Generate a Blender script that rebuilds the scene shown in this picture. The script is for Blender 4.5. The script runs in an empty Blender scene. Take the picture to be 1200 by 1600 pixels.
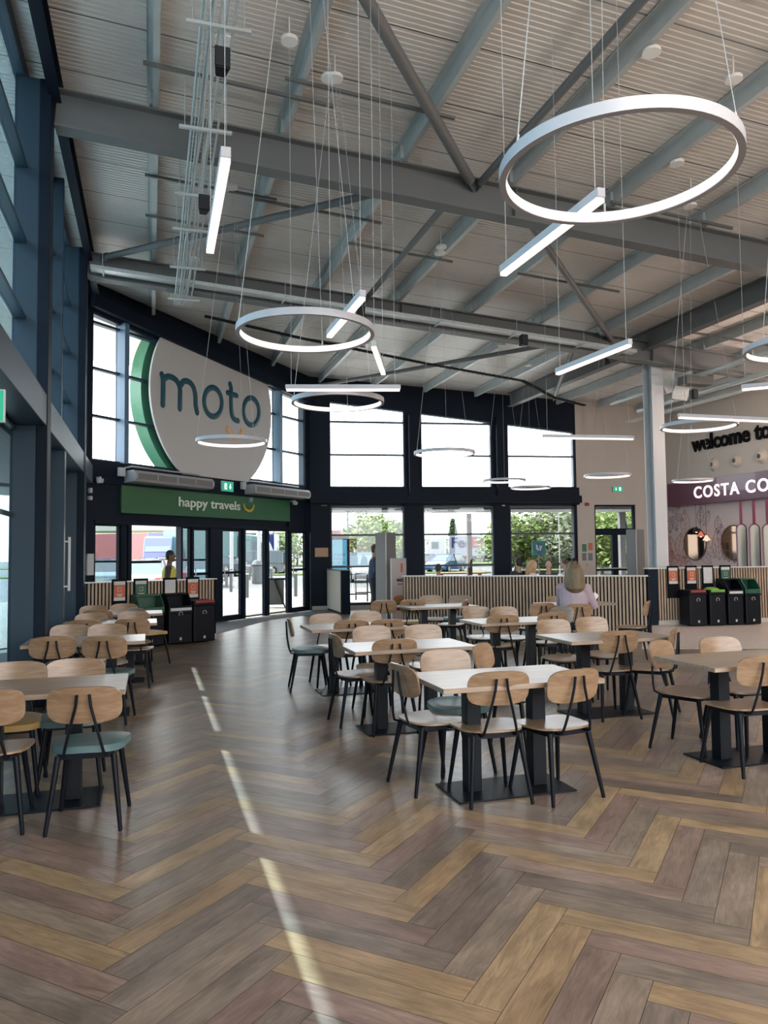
import bpy, math, random
from mathutils import Vector, Matrix
R = math.radians
sc = bpy.context.scene
COL = sc.collection
random.seed(7)

# ---------------------------------------------------------------- camera, sky, sun, exposure
F = 1200.0
CAM = Vector((0, 0, 1.6))
PITCH, ROLL = math.atan(63.7 / F), 0.0116
_f = Vector((0, math.cos(PITCH), math.sin(PITCH)))
_u0 = Vector((0, -math.sin(PITCH), math.cos(PITCH)))
_r0 = Vector((1, 0, 0))
_r = math.cos(ROLL) * _r0 - math.sin(ROLL) * _u0
_u = math.cos(ROLL) * _u0 + math.sin(ROLL) * _r0
cd = bpy.data.cameras.new('camera'); cam = bpy.data.objects.new('camera', cd); COL.objects.link(cam)
cam.matrix_world = Matrix(((_r.x, _u.x, -_f.x, CAM.x), (_r.y, _u.y, -_f.y, CAM.y), (_r.z, _u.z, -_f.z, CAM.z), (0, 0, 0, 1)))
cd.sensor_fit = 'HORIZONTAL'; cd.sensor_width = 36.0; cd.lens = 36.0 * F / 1200.0
cd.clip_start = 0.05; cd.clip_end = 600
sc.camera = cam

w = bpy.data.worlds.new('sky'); sc.world = w; w.use_nodes = True
nt = w.node_tree; bg = nt.nodes['Background']
tc = nt.nodes.new('ShaderNodeTexCoord'); sp = nt.nodes.new('ShaderNodeSeparateXYZ'); cr = nt.nodes.new('ShaderNodeValToRGB')
nt.links.new(tc.outputs['Generated'], sp.inputs[0]); nt.links.new(sp.outputs['Z'], cr.inputs[0]); nt.links.new(cr.outputs[0], bg.inputs[0])
cr.color_ramp.elements[0].position = 0.0; cr.color_ramp.elements[0].color = (1.0, 0.97, 0.935, 1)
cr.color_ramp.elements[1].position = 0.8; cr.color_ramp.elements[1].color = (0.86, 0.92, 1.0, 1)
bg.inputs[1].default_value = 3.6

# sun comes in over the left glass wall, steep
SUN_STRENGTH = 13.0
SUN_U = 1.680                    # metres of floor the sun crosses while it falls 3.42 m
sc.view_settings.view_transform = 'Standard'; sc.view_settings.look = 'None'
sc.view_settings.exposure = 1.28; sc.view_settings.gamma = 1.0; sc.view_settings.use_curve_mapping = False

# ---------------------------------------------------------------- where things stand
A = R(16.9)
E1 = Vector((math.cos(A), math.sin(A), 0)); E2 = Vector((-math.sin(A), math.cos(A), 0))
def B(u, v, z=0.0):            # building frame: u across the hall, v along the left glass wall
    return E1 * u + E2 * v + Vector((0, 0, z))
TB = Matrix(((E1.x, E2.x, 0, 0), (E1.y, E2.y, 0, 0), (0, 0, 1, 0), (0, 0, 0, 1)))
def ray(px, py):
    return _f * F + _r * (px - 600) + _u * (800 - py)
def at(px, py, z=None, Y=None):
    d = ray(px, py)
    t = (z - CAM.z) / d.z if z is not None else Y / d.y
    return CAM + d * t
def project(p):
    d = Vector(p) - CAM; k = F / d.dot(_f)
    return 600 + d.dot(_r) * k, 800 - d.dot(_u) * k
def deckz(u): return 7.0 - 0.07 * u

class Wall:                    # local x along the wall, y outwards, z up
    def __init__(s, O, d, out):
        s.O = Vector((O[0], O[1], 0)); s.d = Vector((d[0], d[1], 0)).normalized(); s.n = Vector((out[0], out[1], 0)).normalized()
        s.T = Matrix(((s.d.x, s.n.x, 0, s.O.x), (s.d.y, s.n.y, 0, s.O.y), (0, 0, 1, 0), (0, 0, 0, 1)))
    def w(s, px, py=860, off=0.0):
        d = ray(px, py); O = s.O + s.n * off
        t = ((O - CAM).dot(s.n)) / d.dot(s.n); p = CAM + d * t
        return (p - O).dot(s.d)
    def wz(s, px, py, off=0.0):
        d = ray(px, py); O = s.O + s.n * off
        t = ((O - CAM).dot(s.n)) / d.dot(s.n); p = CAM + d * t
        return (p - O).dot(s.d), p.z
    def P(s, w, off=0, z=0): return s.O + s.d * w + s.n * off + Vector((0, 0, z))

P1 = B(-1.21, 16.04); PC = B(4.34, 21.57); 
dD = (PC - P1).normalized(); DW = Wall((P1.x, P1.y), (dD.x, dD.y), (-dD.y, dD.x)); DL = (PC - P1).length
dB = Vector((0.987, 0.16, 0)).normalized(); BW = Wall((PC.x, PC.y), (dB.x, dB.y), (-dB.y, dB.x))
LW = Wall(tuple(B(-1.21, 0))[:2], tuple(E2)[:2], tuple(-E1)[:2])       # w == v
RU = 15.15
RW = Wall(tuple(B(RU, 0))[:2], tuple(E2)[:2], tuple(E1)[:2])           # w == v

# ---------------------------------------------------------------- sun
trav = E1 * SUN_U - E2 * 2.08 + Vector((0, 0, -3.42))
sl = bpy.data.lights.new('sun', 'SUN'); sl.energy = SUN_STRENGTH; sl.angle = R(0.3); sl.color = (1.0, 0.95, 0.86)
so = bpy.data.objects.new('sun', sl); COL.objects.link(so)
so.rotation_euler = trav.to_track_quat('-Z', 'Y').to_euler()

# ---------------------------------------------------------------- materials
MATS = {}
def mat(name, col, rough=0.5, metal=0.0, var=0.0, scale=8.0, stretch=(1, 1, 1), bump=0.0, emit=None, es=1.0, spec=0.5, coat=0.0):
    if name in MATS: return MATS[name]
    m = bpy.data.materials.new(name); m.use_nodes = True; n = m.node_tree; b = n.nodes['Principled BSDF']
    b.inputs['Roughness'].default_value = rough; b.inputs['Metallic'].default_value = metal
    b.inputs['Specular IOR Level'].default_value = spec; b.inputs['Coat Weight'].default_value = coat
    b.inputs['Base Color'].default_value = (*col, 1)
    if var or bump:
        t = n.nodes.new('ShaderNodeTexCoord'); mp = n.nodes.new('ShaderNodeMapping'); mp.inputs['Scale'].default_value = stretch
        nz = n.nodes.new('ShaderNodeTexNoise'); nz.inputs['Scale'].default_value = scale; nz.inputs['Detail'].default_value = 5
        n.links.new(t.outputs['Object'], mp.inputs[0]); n.links.new(mp.outputs[0], nz.inputs['Vector'])
        if var:
            mx = n.nodes.new('ShaderNodeMix'); mx.data_type = 'RGBA'
            mx.inputs[6].default_value = (*[c * (1 - var) for c in col], 1); mx.inputs[7].default_value = (*[min(1, c * (1 + var)) for c in col], 1)
            n.links.new(nz.outputs['Fac'], mx.inputs[0]); n.links.new(mx.outputs[2], b.inputs['Base Color'])
        if bump:
            bp = n.nodes.new('ShaderNodeBump'); bp.inputs['Strength'].default_value = bump; bp.inputs['Distance'].default_value = 0.01
            n.links.new(nz.outputs['Fac'], bp.inputs['Height']); n.links.new(bp.outputs[0], b.inputs['Normal'])
    if emit:
        b.inputs['Emission Color'].default_value = (*emit, 1); b.inputs['Emission Strength'].default_value = es
    MATS[name] = m; return m

def glassmat(name, tint, refl=0.06, rough=0.0):
    if name in MATS: return MATS[name]
    m = bpy.data.materials.new(name); m.use_nodes = True; n = m.node_tree; n.nodes.clear()
    o = n.nodes.new('ShaderNodeOutputMaterial'); tr = n.nodes.new('ShaderNodeBsdfTransparent'); g = n.nodes.new('ShaderNodeBsdfGlossy')
    lw = n.nodes.new('ShaderNodeLayerWeight'); pw = n.nodes.new('ShaderNodeMath'); pw.operation = 'POWER'; pw.inputs[1].default_value = 4.0
    mr = n.nodes.new('ShaderNodeMapRange'); mr.inputs[3].default_value = refl * .5; mr.inputs[4].default_value = .6; mx = n.nodes.new('ShaderNodeMixShader')
    tr.inputs[0].default_value = (*tint, 1); g.inputs['Roughness'].default_value = rough; g.inputs[0].default_value = (0.9, 0.95, 1, 1)
    n.links.new(lw.outputs['Facing'], pw.inputs[0]); n.links.new(pw.outputs[0], mr.inputs[0]); n.links.new(mr.outputs[0], mx.inputs[0])
    n.links.new(tr.outputs[0], mx.inputs[1]); n.links.new(g.outputs[0], mx.inputs[2]); n.links.new(mx.outputs[0], o.inputs[0])
    MATS[name] = m; return m

def woodmat(name, c1, c2, axis=0, rough=0.4, coat=0.15):
    if name in MATS: return MATS[name]
    m = bpy.data.materials.new(name); m.use_nodes = True; n = m.node_tree; b = n.nodes['Principled BSDF']
    t = n.nodes.new('ShaderNodeTexCoord'); mp = n.nodes.new('ShaderNodeMapping')
    s = [14, 14, 14]; s[axis] = 1.2; mp.inputs['Scale'].default_value = s
    nz = n.nodes.new('ShaderNodeTexNoise'); nz.inputs['Scale'].default_value = 3.0; nz.inputs['Detail'].default_value = 8; nz.inputs['Distortion'].default_value = 0.6
    rp = n.nodes.new('ShaderNodeValToRGB'); rp.color_ramp.elements[0].position = 0.35; rp.color_ramp.elements[1].position = 0.65
    rp.color_ramp.elements[0].color = (*c1, 1); rp.color_ramp.elements[1].color = (*c2, 1)
    n.links.new(t.outputs['Object'], mp.inputs[0]); n.links.new(mp.outputs[0], nz.inputs['Vector']); n.links.new(nz.outputs['Fac'], rp.inputs[0]); n.links.new(rp.outputs[0], b.inputs['Base Color'])
    b.inputs['Roughness'].default_value = rough; b.inputs['Coat Weight'].default_value = coat; b.inputs['Coat Roughness'].default_value = 0.3
    MATS[name] = m; return m

NAVY = mat('navy_steel', (0.006, 0.0115, 0.022), 0.55, 0.0, var=0.12, scale=2, spec=.12)
NAVY2 = mat('navy_frame', (0.020, 0.042, 0.064), 0.42, spec=.3)
STEEL = mat('painted_steel', (0.135, 0.14, 0.142), 0.5, 0.0, var=0.05, scale=1.5)
STEEL_L = mat('light_painted_steel', (0.50, 0.52, 0.54), 0.42, 0.0)
GALV = mat('galvanised', (0.50, 0.54, 0.54), 0.4, 0.25, var=0.12, scale=5, stretch=(1, 1, 1))
BEIGE = mat('beige_wall', (0.50, 0.445, 0.395), 0.75, var=0.03, scale=2)
WHITE = mat('white_paint', (0.8, 0.79, 0.77), 0.5)
BLACK = mat('black_metal', (0.004, 0.006, 0.010), 0.45, spec=.18)
BLACKP = mat('black_plastic', (0.003, 0.0045, 0.009), 0.45, spec=.18)
WOODB = woodmat('oak_veneer', (0.225, 0.135, 0.076), (0.325, 0.21, 0.125), axis=0, rough=0.32, coat=0.4)
TOPW = woodmat('table_oak', (0.24, 0.17, 0.12), (0.36, 0.27, 0.20), axis=0, rough=0.33, coat=0.1)
SLAT = woodmat('slat_oak', (0.31, 0.225, 0.16), (0.42, 0.315, 0.23), axis=2, rough=0.5, coat=0.0)
TEAL = mat('teal_vinyl', (0.085, 0.15, 0.16), 0.4, var=0.05)
MUST = mat('mustard_vinyl', (0.40, 0.25, 0.075), 0.4, var=0.05)
GLASS = glassmat('window_glass', (0.58, 0.61, 0.62))
GLASSU = glassmat('upper_glass', (0.93, 0.97, 1.0))
LEDM = mat('led_diffuser', (0.9, 0.8, 0.75), 0.5, emit=(1.0, 0.78, 0.69), es=.56)
RINGW = mat('ring_housing', (0.42, 0.42, 0.45), 0.4)
WIRE = mat('wire_cable', (0.4, 0.4, 0.4), 0.5)
GREENS = mat('green_sign', (0.014, 0.11, 0.035), 0.4, coat=0.2)
MAROON = mat('maroon_panel', (0.085, 0.012, 0.045), 0.35, coat=0.2)
TEALP = mat('teal_paint', (0.0, 0.066, 0.095), 0.5)
ORANGE = mat('orange_paint', (0.80, 0.38, 0.09), 0.5)

# ---------------------------------------------------------------- mesh helper
class MB:
    def __init__(s): s.v = []; s.f = []; s.m = []; s.cur = 0
    def add(s, vs, fs, T=None):
        o = len(s.v)
        s.v += [tuple(T @ Vector(p)) if T is not None else tuple(p) for p in vs]
        s.f += [tuple(i + o for i in f) for f in fs]; s.m += [s.cur] * len(fs); return s
    def box(s, x0, x1, y0, y1, z0, z1, T=None):
        return s.add([(x, y, z) for z in (z0, z1) for y in (y0, y1) for x in (x0, x1)],
                     [(0, 2, 3, 1), (4, 5, 7, 6), (0, 1, 5, 4), (2, 6, 7, 3), (0, 4, 6, 2), (1, 3, 7, 5)], T)
    def prism(s, poly, y0, y1, T=None):       # poly in (x, z), extruded along y
        n = len(poly)
        return s.add([(x, y0, z) for x, z in poly] + [(x, y1, z) for x, z in poly],
                     [tuple(range(n))[::-1], tuple(range(n, 2 * n))] + [(i, (i + 1) % n, n + (i + 1) % n, n + i) for i in range(n)][::1], T)
    def slab(s, poly, z0, z1, T=None):        # poly in (x, y), extruded along z
        n = len(poly)
        return s.add([(x, y, z0) for x, y in poly] + [(x, y, z1) for x, y in poly],
                     [tuple(range(n))[::-1], tuple(range(n, 2 * n))] + [(i, (i + 1) % n, n + (i + 1) % n, n + i) for i in range(n)], T)
    def bar(s, a, b, wd, ht, up=(0, 0, 1), T=None):
        a = Vector(a); b = Vector(b); d = (b - a).normalized(); x = d.cross(Vector(up)).normalized(); y = x.cross(d)
        vs = [p + x * (i * wd / 2) + y * (j * ht / 2) for p in (a, b) for i, j in ((-1, -1), (1, -1), (1, 1), (-1, 1))]
        return s.add(vs, [(0, 1, 2, 3), (7, 6, 5, 4), (0, 4, 5, 1), (1, 5, 6, 2), (2, 6, 7, 3), (3, 7, 4, 0)], T)
    def tube(s, pts, r, n=8, closed=False, T=None, round_end=False):
        pts = [Vector(p) for p in pts]; k = len(pts); rr = r if isinstance(r, (list, tuple)) else [r] * k
        if round_end and not closed:
            d0 = (pts[0] - pts[1]).normalized(); d1 = (pts[-1] - pts[-2]).normalized(); r0, r1 = rr[0], rr[-1]
            pts = [pts[0] + d0 * r0 * .95, pts[0] + d0 * r0 * .7] + pts + [pts[-1] + d1 * r1 * .7, pts[-1] + d1 * r1 * .95]
            rr = [r0 * .3, r0 * .72] + list(rr) + [r1 * .72, r1 * .3]; k = len(pts)
        vs = []; fs = []; nrm = None
        for i, p in enumerate(pts):
            if closed: d = (pts[(i + 1) % k] - pts[i - 1]).normalized()
            elif i == 0: d = (pts[1] - p).normalized()
            elif i == k - 1: d = (p - pts[-2]).normalized()
            else: d = ((pts[i + 1] - p).normalized() + (p - pts[i - 1]).normalized()).normalized()
            if nrm is None:
                nrm = d.cross(Vector((0, 0, 1)));
                if nrm.length < 1e-3: nrm = d.cross(Vector((0, 1, 0)))
            nrm = (nrm - d * nrm.dot(d)).normalized(); bn = d.cross(nrm)
            for j in range(n):
                a = 2 * math.pi * j / n; vs.append(p + (nrm * math.cos(a) + bn * math.sin(a)) * rr[i])
        m = k if closed else k - 1
        for i in range(m):
            for j in range(n):
                a0 = i * n + j; a1 = i * n + (j + 1) % n; b0 = ((i + 1) % k) * n + j; b1 = ((i + 1) % k) * n + (j + 1) % n
                fs.append((a0, a1, b1, b0))
        if not closed: fs += [tuple(range(n))[::-1], tuple((k - 1) * n + j for j in range(n))]
        return s.add(vs, fs, T)
    def lathe(s, prof, n=20, T=None):         # prof: (r, z) pairs
        vs = [(r * math.cos(2 * math.pi * j / n), r * math.sin(2 * math.pi * j / n), z) for r, z in prof for j in range(n)]
        fs = [(i * n + j, i * n + (j + 1) % n, (i + 1) * n + (j + 1) % n, (i + 1) * n + j) for i in range(len(prof) - 1) for j in range(n)]
        fs += [tuple(range(n))[::-1], tuple((len(prof) - 1) * n + j for j in range(n))]
        return s.add(vs, fs, T)
    def ell(s, c, r, n=10, m=7, T=None):
        c = Vector(c); vs = [c + Vector((0, 0, -r[2]))]; fs = []
        for i in range(1, m):
            t = math.pi * i / m
            for j in range(n):
                a = 2 * math.pi * j / n; vs.append(c + Vector((r[0] * math.sin(t) * math.cos(a), r[1] * math.sin(t) * math.sin(a), -r[2] * math.cos(t))))
        vs.append(c + Vector((0, 0, r[2])))
        for j in range(n): fs.append((0, 1 + (j + 1) % n, 1 + j)); fs.append((len(vs) - 1, 1 + (m - 2) * n + j, 1 + (m - 2) * n + (j + 1) % n))
        for i in range(m - 2):
            for j in range(n): fs.append((1 + i * n + j, 1 + i * n + (j + 1) % n, 1 + (i + 1) * n + (j + 1) % n, 1 + (i + 1) * n + j))
        return s.add(vs, fs, T)
    def panel(s, fn, w, h, t, n=28, k=5, p=2.6, T=None):   # rounded panel: fn(x, y)->(pos, normal) over a superellipse
        vs = []; fs = []
        for side in (0, 1):
            for i in range(k + 1):
                rho = i / k
                for j in range(n):
                    a = 2 * math.pi * j / n; c, q = math.cos(a), math.sin(a); e = (abs(c) ** p + abs(q) ** p) ** (-1 / p)
                    x = rho * w / 2 * c * e; y = rho * h / 2 * q * e; pos, nn = fn(x, y)
                    vs.append(Vector(pos) + Vector(nn) * (t / 2 if side else -t / 2))
        L = (k + 1) * n
        for i in range(k):
            for j in range(n):
                a0 = i * n + j; a1 = i * n + (j + 1) % n; b0 = a0 + n; b1 = a1 + n
                fs.append((L + a0, L + b0, L + b1, L + a1)); fs.append((a0, a1, b1, b0))
        for j in range(n):
            a = k * n + j; b = k * n + (j + 1) % n; fs.append((a, b, L + b, L + a))
        return s.add(vs, fs, T)
    def build(s, name, mats, parent=None, smooth=False, bevel=0.0, loc=None, rz=0.0):
        me = bpy.data.meshes.new(name); me.from_pydata([tuple(v) for v in s.v], [], s.f)
        if not isinstance(mats, (list, tuple)): mats = [mats]
        for m in mats: me.materials.append(m)
        if len(mats) > 1: me.polygons.foreach_set('material_index', s.m)
        me.validate()
        import bmesh
        b = bmesh.new(); b.from_mesh(me)
        bmesh.ops.remove_doubles(b, verts=b.verts, dist=1e-6); bmesh.ops.recalc_face_normals(b, faces=b.faces); b.to_mesh(me); b.free()
        if smooth:
            for p in me.polygons: p.use_smooth = True
            try: me.set_sharp_from_angle(angle=R(40))
            except Exception: pass
        o = bpy.data.objects.new(name, me); COL.objects.link(o)
        if parent is not None: o.parent = parent
        if loc is not None: o.location = loc
        if rz: o.rotation_euler = (0, 0, rz)
        if bevel:
            bv = o.modifiers.new('bevel', 'BEVEL'); bv.width = bevel; bv.segments = 2; bv.limit_method = 'ANGLE'
        return o

def tag(o, label, cat, group=None):
    o['label'] = label; o['category'] = cat
    if group: o['group'] = group
    return o
def thing(name, label, cat, loc=(0, 0, 0), rz=0.0, group=None):
    o = bpy.data.objects.new(name, None); COL.objects.link(o); o.location = loc; o.rotation_euler = (0, 0, rz); o.empty_display_size = .1
    return tag(o, label, cat, group)
def struct(o): o['kind'] = 'structure'; return o
def copytree(o, parent=None):
    c = o.copy(); COL.objects.link(c)
    if parent is not None: c.parent = parent
    for ch in list(o.children): copytree(ch, c)
    return c
def text_mb(txt, size, depth, bold=0.0, space=1.0, shear=0.0, align='LEFT'):
    cu = bpy.data.curves.new('t', 'FONT'); cu.body = txt; cu.size = size; cu.extrude = depth / 2; cu.offset = bold; cu.space_character = space; cu.shear = shear; cu.align_x = align; cu.resolution_u = 4
    o = bpy.data.objects.new('t', cu); COL.objects.link(o); dg = bpy.context.evaluated_depsgraph_get(); dg.update()
    me = bpy.data.meshes.new_from_object(o.evaluated_get(dg)); m = MB()
    m.add([tuple(v.co) for v in me.vertices], [tuple(p.vertices) for p in me.polygons])
    bpy.data.objects.remove(o); bpy.data.curves.remove(cu); bpy.data.meshes.remove(me)
    return m
def text_on(T, txt, w, z, off, size, depth, m, parent, bold=0.0, space=1.0, name='lettering', flip=True, fit=None, sh=0.0):
    """text on a wall frame T, read from inside: text x -> wall x, text y -> z"""
    t = text_mb(txt, size, depth, bold, space, sh); xs = [p[0] for p in t.v]; k = 1.0
    if fit: k = fit / (max(xs) - min(xs))
    x0 = min(xs); q = MB(); q.add([((p[0] - x0) * k + w, off + p[2], p[1] + z) for p in t.v], t.f, T)
    return q.build(name, m, parent)
# ================================================================ FLOOR
def floor_material():
    m = bpy.data.materials.new('herringbone_planks'); m.use_nodes = True; n = m.node_tree; b = n.nodes['Principled BSDF']
    vc = n.nodes.new('ShaderNodeAttribute'); vc.attribute_name = 'plank'
    uv = n.nodes.new('ShaderNodeUVMap'); uv.uv_map = 'uv'
    mp = n.nodes.new('ShaderNodeMapping'); mp.inputs['Scale'].default_value = (2.2, 16, 1)
    nz = n.nodes.new('ShaderNodeTexNoise'); nz.inputs['Scale'].default_value = 2.0; nz.inputs['Detail'].default_value = 9; nz.inputs['Roughness'].default_value = 0.65; nz.inputs['Distortion'].default_value = 1.2
    mp2 = n.nodes.new('ShaderNodeMapping'); mp2.inputs['Scale'].default_value = (2.0, 5, 1)
    n2 = n.nodes.new('ShaderNodeTexNoise'); n2.inputs['Scale'].default_value = 1.5; n2.inputs['Detail'].default_value = 4
    r1 = n.nodes.new('ShaderNodeMapRange'); r1.inputs[1].default_value = .3; r1.inputs[2].default_value = .7; r1.inputs[3].default_value = .68; r1.inputs[4].default_value = 1.22
    r2 = n.nodes.new('ShaderNodeMapRange'); r2.inputs[1].default_value = .3; r2.inputs[2].default_value = .7; r2.inputs[3].default_value = .72; r2.inputs[4].default_value = 1.2
    ml = n.nodes.new('ShaderNodeMath'); ml.operation = 'MULTIPLY'
    mx = n.nodes.new('ShaderNodeMix'); mx.data_type = 'RGBA'; mx.blend_type = 'MULTIPLY'; mx.inputs[0].default_value = 1.0
    cb = n.nodes.new('ShaderNodeCombineColor')
    for a_, b_ in ((mp, nz), (mp2, n2)): n.links.new(uv.outputs[0], a_.inputs[0]); n.links.new(a_.outputs[0], b_.inputs['Vector'])
    n.links.new(nz.outputs['Fac'], r1.inputs[0]); n.links.new(n2.outputs['Fac'], r2.inputs[0])
    n.links.new(r1.outputs[0], ml.inputs[0]); n.links.new(r2.outputs[0], ml.inputs[1])
    for i in range(3): n.links.new(ml.outputs[0], cb.inputs[i])
    n.links.new(vc.outputs['Color'], mx.inputs[6]); n.links.new(cb.outputs[0], mx.inputs[7]); n.links.new(mx.outputs[2], b.inputs['Base Color'])
    bp = n.nodes.new('ShaderNodeBump'); bp.inputs['Strength'].default_value = .12; bp.inputs['Distance'].default_value = .002
    n.links.new(nz.outputs['Fac'], bp.inputs['Height']); n.links.new(bp.outputs[0], b.inputs['Normal'])
    b.inputs['Roughness'].default_value = .31; b.inputs['Specular IOR Level'].default_value = .42
    return m
import bmesh
def build_floor():
    W, L = .145, .88
    hx = (-E2 + E1).normalized(); hy = (-E2 - E1).normalized(); O = Vector((.803, 3.533, 0))
    pal = [((.30, .205, .122), (.285, .195, .115), (.32, .225, .135)), ((.225, .158, .130), (.24, .170, .140), (.23, .158, .132)), ((.165, .128, .106), (.18, .142, .118), (.195, .155, .128)), ((.225, .175, .138), (.21, .165, .132), (.24, .185, .145))]
    seq = [0, 1, 2, 0, 1, 3, 0, 1, 2, 3]
    rnd = random.Random(3); g = .0012; bm = bmesh.new(); uvl = bm.loops.layers.uv.new('uv'); cl = bm.loops.layers.float_color.new('plank')
    foot = [B(-1.6, -7), B(16.2, -7), B(16.2, 20.6), PC + (-dB * .05) + Vector((-dB.y, dB.x, 0)) * .0, P1 - dD * .45]
    def inside(p): return -2.6 < p.dot(E1) < 16.8 and -8 < p.dot(E2) < 23
    for c in range(-16, 17):
        off = rnd.randint(0, 2) if c else 0
        if c == 1: off = 0
        for k in range(-130, 110):
            sh = hx * (L * c) - hy * (L * c)
            base = O + sh
            kk = seq[(k + off * 3) % len(seq)]
            col0 = rnd.choice(pal[kk])
            for kind in (0, 1):
                if kind == 0: x0, x1, y0, y1 = k * W, k * W + L, k * W, k * W + W
                else: x0, x1, y0, y1 = k * W - W, k * W, k * W, k * W + L
                mid = base + hx * ((x0 + x1) / 2) + hy * ((y0 + y1) / 2)
                if not inside(mid): continue
                col = col0 if rnd.random() < .75 else rnd.choice(pal[rnd.choice([0, 1, 2, 3])])
                f_ = rnd.uniform(.88, 1.12); col = [q * f_ for q in col]
                qs = [(x0 + g, y0 + g), (x1 - g, y0 + g), (x1 - g, y1 - g), (x0 + g, y1 - g)]
                vs = [bm.verts.new(base + hx * a_ + hy * b_) for a_, b_ in qs]; fc = bm.faces.new(vs)
                ou, ov = rnd.uniform(0, 60), rnd.uniform(0, 60)
                for lp, (a_, b_) in zip(fc.loops, qs):
                    lx, ly = (a_ - x0, b_ - y0) if kind == 0 else (b_ - y0, a_ - x0)
                    lp[uvl].uv = (lx + ou, ly + ov); lp[cl] = (*col, 1)
    def cut(p, nrm):
        bmesh.ops.bisect_plane(bm, geom=bm.verts[:] + bm.edges[:] + bm.faces[:], plane_co=p, plane_no=nrm, clear_outer=True)
    cut(B(-1.6, 0), -E1); cut(B(16, 0), E1); cut(B(0, -7), -E2)
    cut(DW.P(0, .12), DW.n); cut(BW.P(0, .12), BW.n)
    # dark joint bed below the planks
    n0 = len(bm.faces)
    vs = [bm.verts.new(p + Vector((0, 0, -.002))) for p in (B(-1.6, -7), B(16, -7), B(16, 20.2), BW.P(12, .1), BW.P(0, .1), DW.P(-.6, .1))]
    fc = bm.faces.new(vs); fc.material_index = 1
    for lp in fc.loops: lp[cl] = (.02, .016, .012, 1)
    for f_ in bm.faces:
        if f_.normal.z < 0: f_.normal_flip()
    me = bpy.data.meshes.new('floor'); bm.to_mesh(me); bm.free()
    me.materials.append(floor_material()); me.materials.append(mat('floor_joint', (.03, .024, .02), .6))
    o = bpy.data.objects.new('floor', me); COL.objects.link(o); struct(o)
build_floor()

TILE = mat('pale_stone_tile', (.58, .50, .45), .35, var=.35, scale=14)
m = MB(); pts = [B(6.2, 10.35), B(13.9, 8.2), B(15.1, 8.0), B(15.1, 19.6), B(11.5, 20), B(8.6, 16.3), B(8.0, 12.0)]
q0 = at(1003, 1014, z=0); q1 = at(1330, 1013, z=0)
m.slab([(p.x, p.y) for p in (q0, q1, B(15.1, 8.5), B(15.1, 19.5), at(1003, 940, z=0))], .0, .004)
struct(m.build('floor_tiles', TILE)); bpy.data.objects['floor_tiles'].name = 'trim_1'
MAT = mat('grey_entrance_mat', (.085, .088, .095), .9, var=.3, scale=60)
m = MB(); a0 = at(338, 991, z=0); a1 = at(420, 969, z=0); a2 = at(470, 962.5, z=0); a3 = at(510, 961, z=0)
m.slab([(p.x, p.y) for p in (a0, a1, a2, a3, BW.P(.5, -.15), DW.P(DL - .1, -.1), DW.P(.6, -.1), DW.P(.6, -1.1))], .0, .006)
tag(m.build('entrance_mat', MAT), 'dark grey entrance matting laid along the inside of the glass doors', 'mat')

# ================================================================ OUTSIDE GROUND
GR = mat('tarmac', (.12, .118, .115), .8, var=.12, scale=.6)
PAVE = mat('pale_paving', (.24, .22, .195), .8, var=.12, scale=3)
GRASS = mat('verge_grass', (.11, .13, .035), .9, var=.4, scale=2)
m = MB(); m.box(-160, 160, -60, 260, -.25, -.03); struct(m.build('ground', GR)); 
m = MB(); m.slab([(p.x, p.y) for p in (DW.P(-5, .2), DW.P(DL + .1, .2), BW.P(14, .2), BW.P(15, 9), BW.P(-1, 15), DW.P(-6, 16))], -.03, -.005)
struct(m.build('trim_2', PAVE))
m = MB()
for x0, x1, y0, y1 in ((-60, 8, 58, 64), (12, 70, 60, 66), (-60, 90, 100, 130)): m.box(x0, x1, y0, y1, -.03, .06)
tag(m.build('grass_verge', GRASS), 'strips of dry grass between the car park rows outside', 'grass'); bpy.data.objects['grass_verge']['kind'] = 'stuff'

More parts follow.
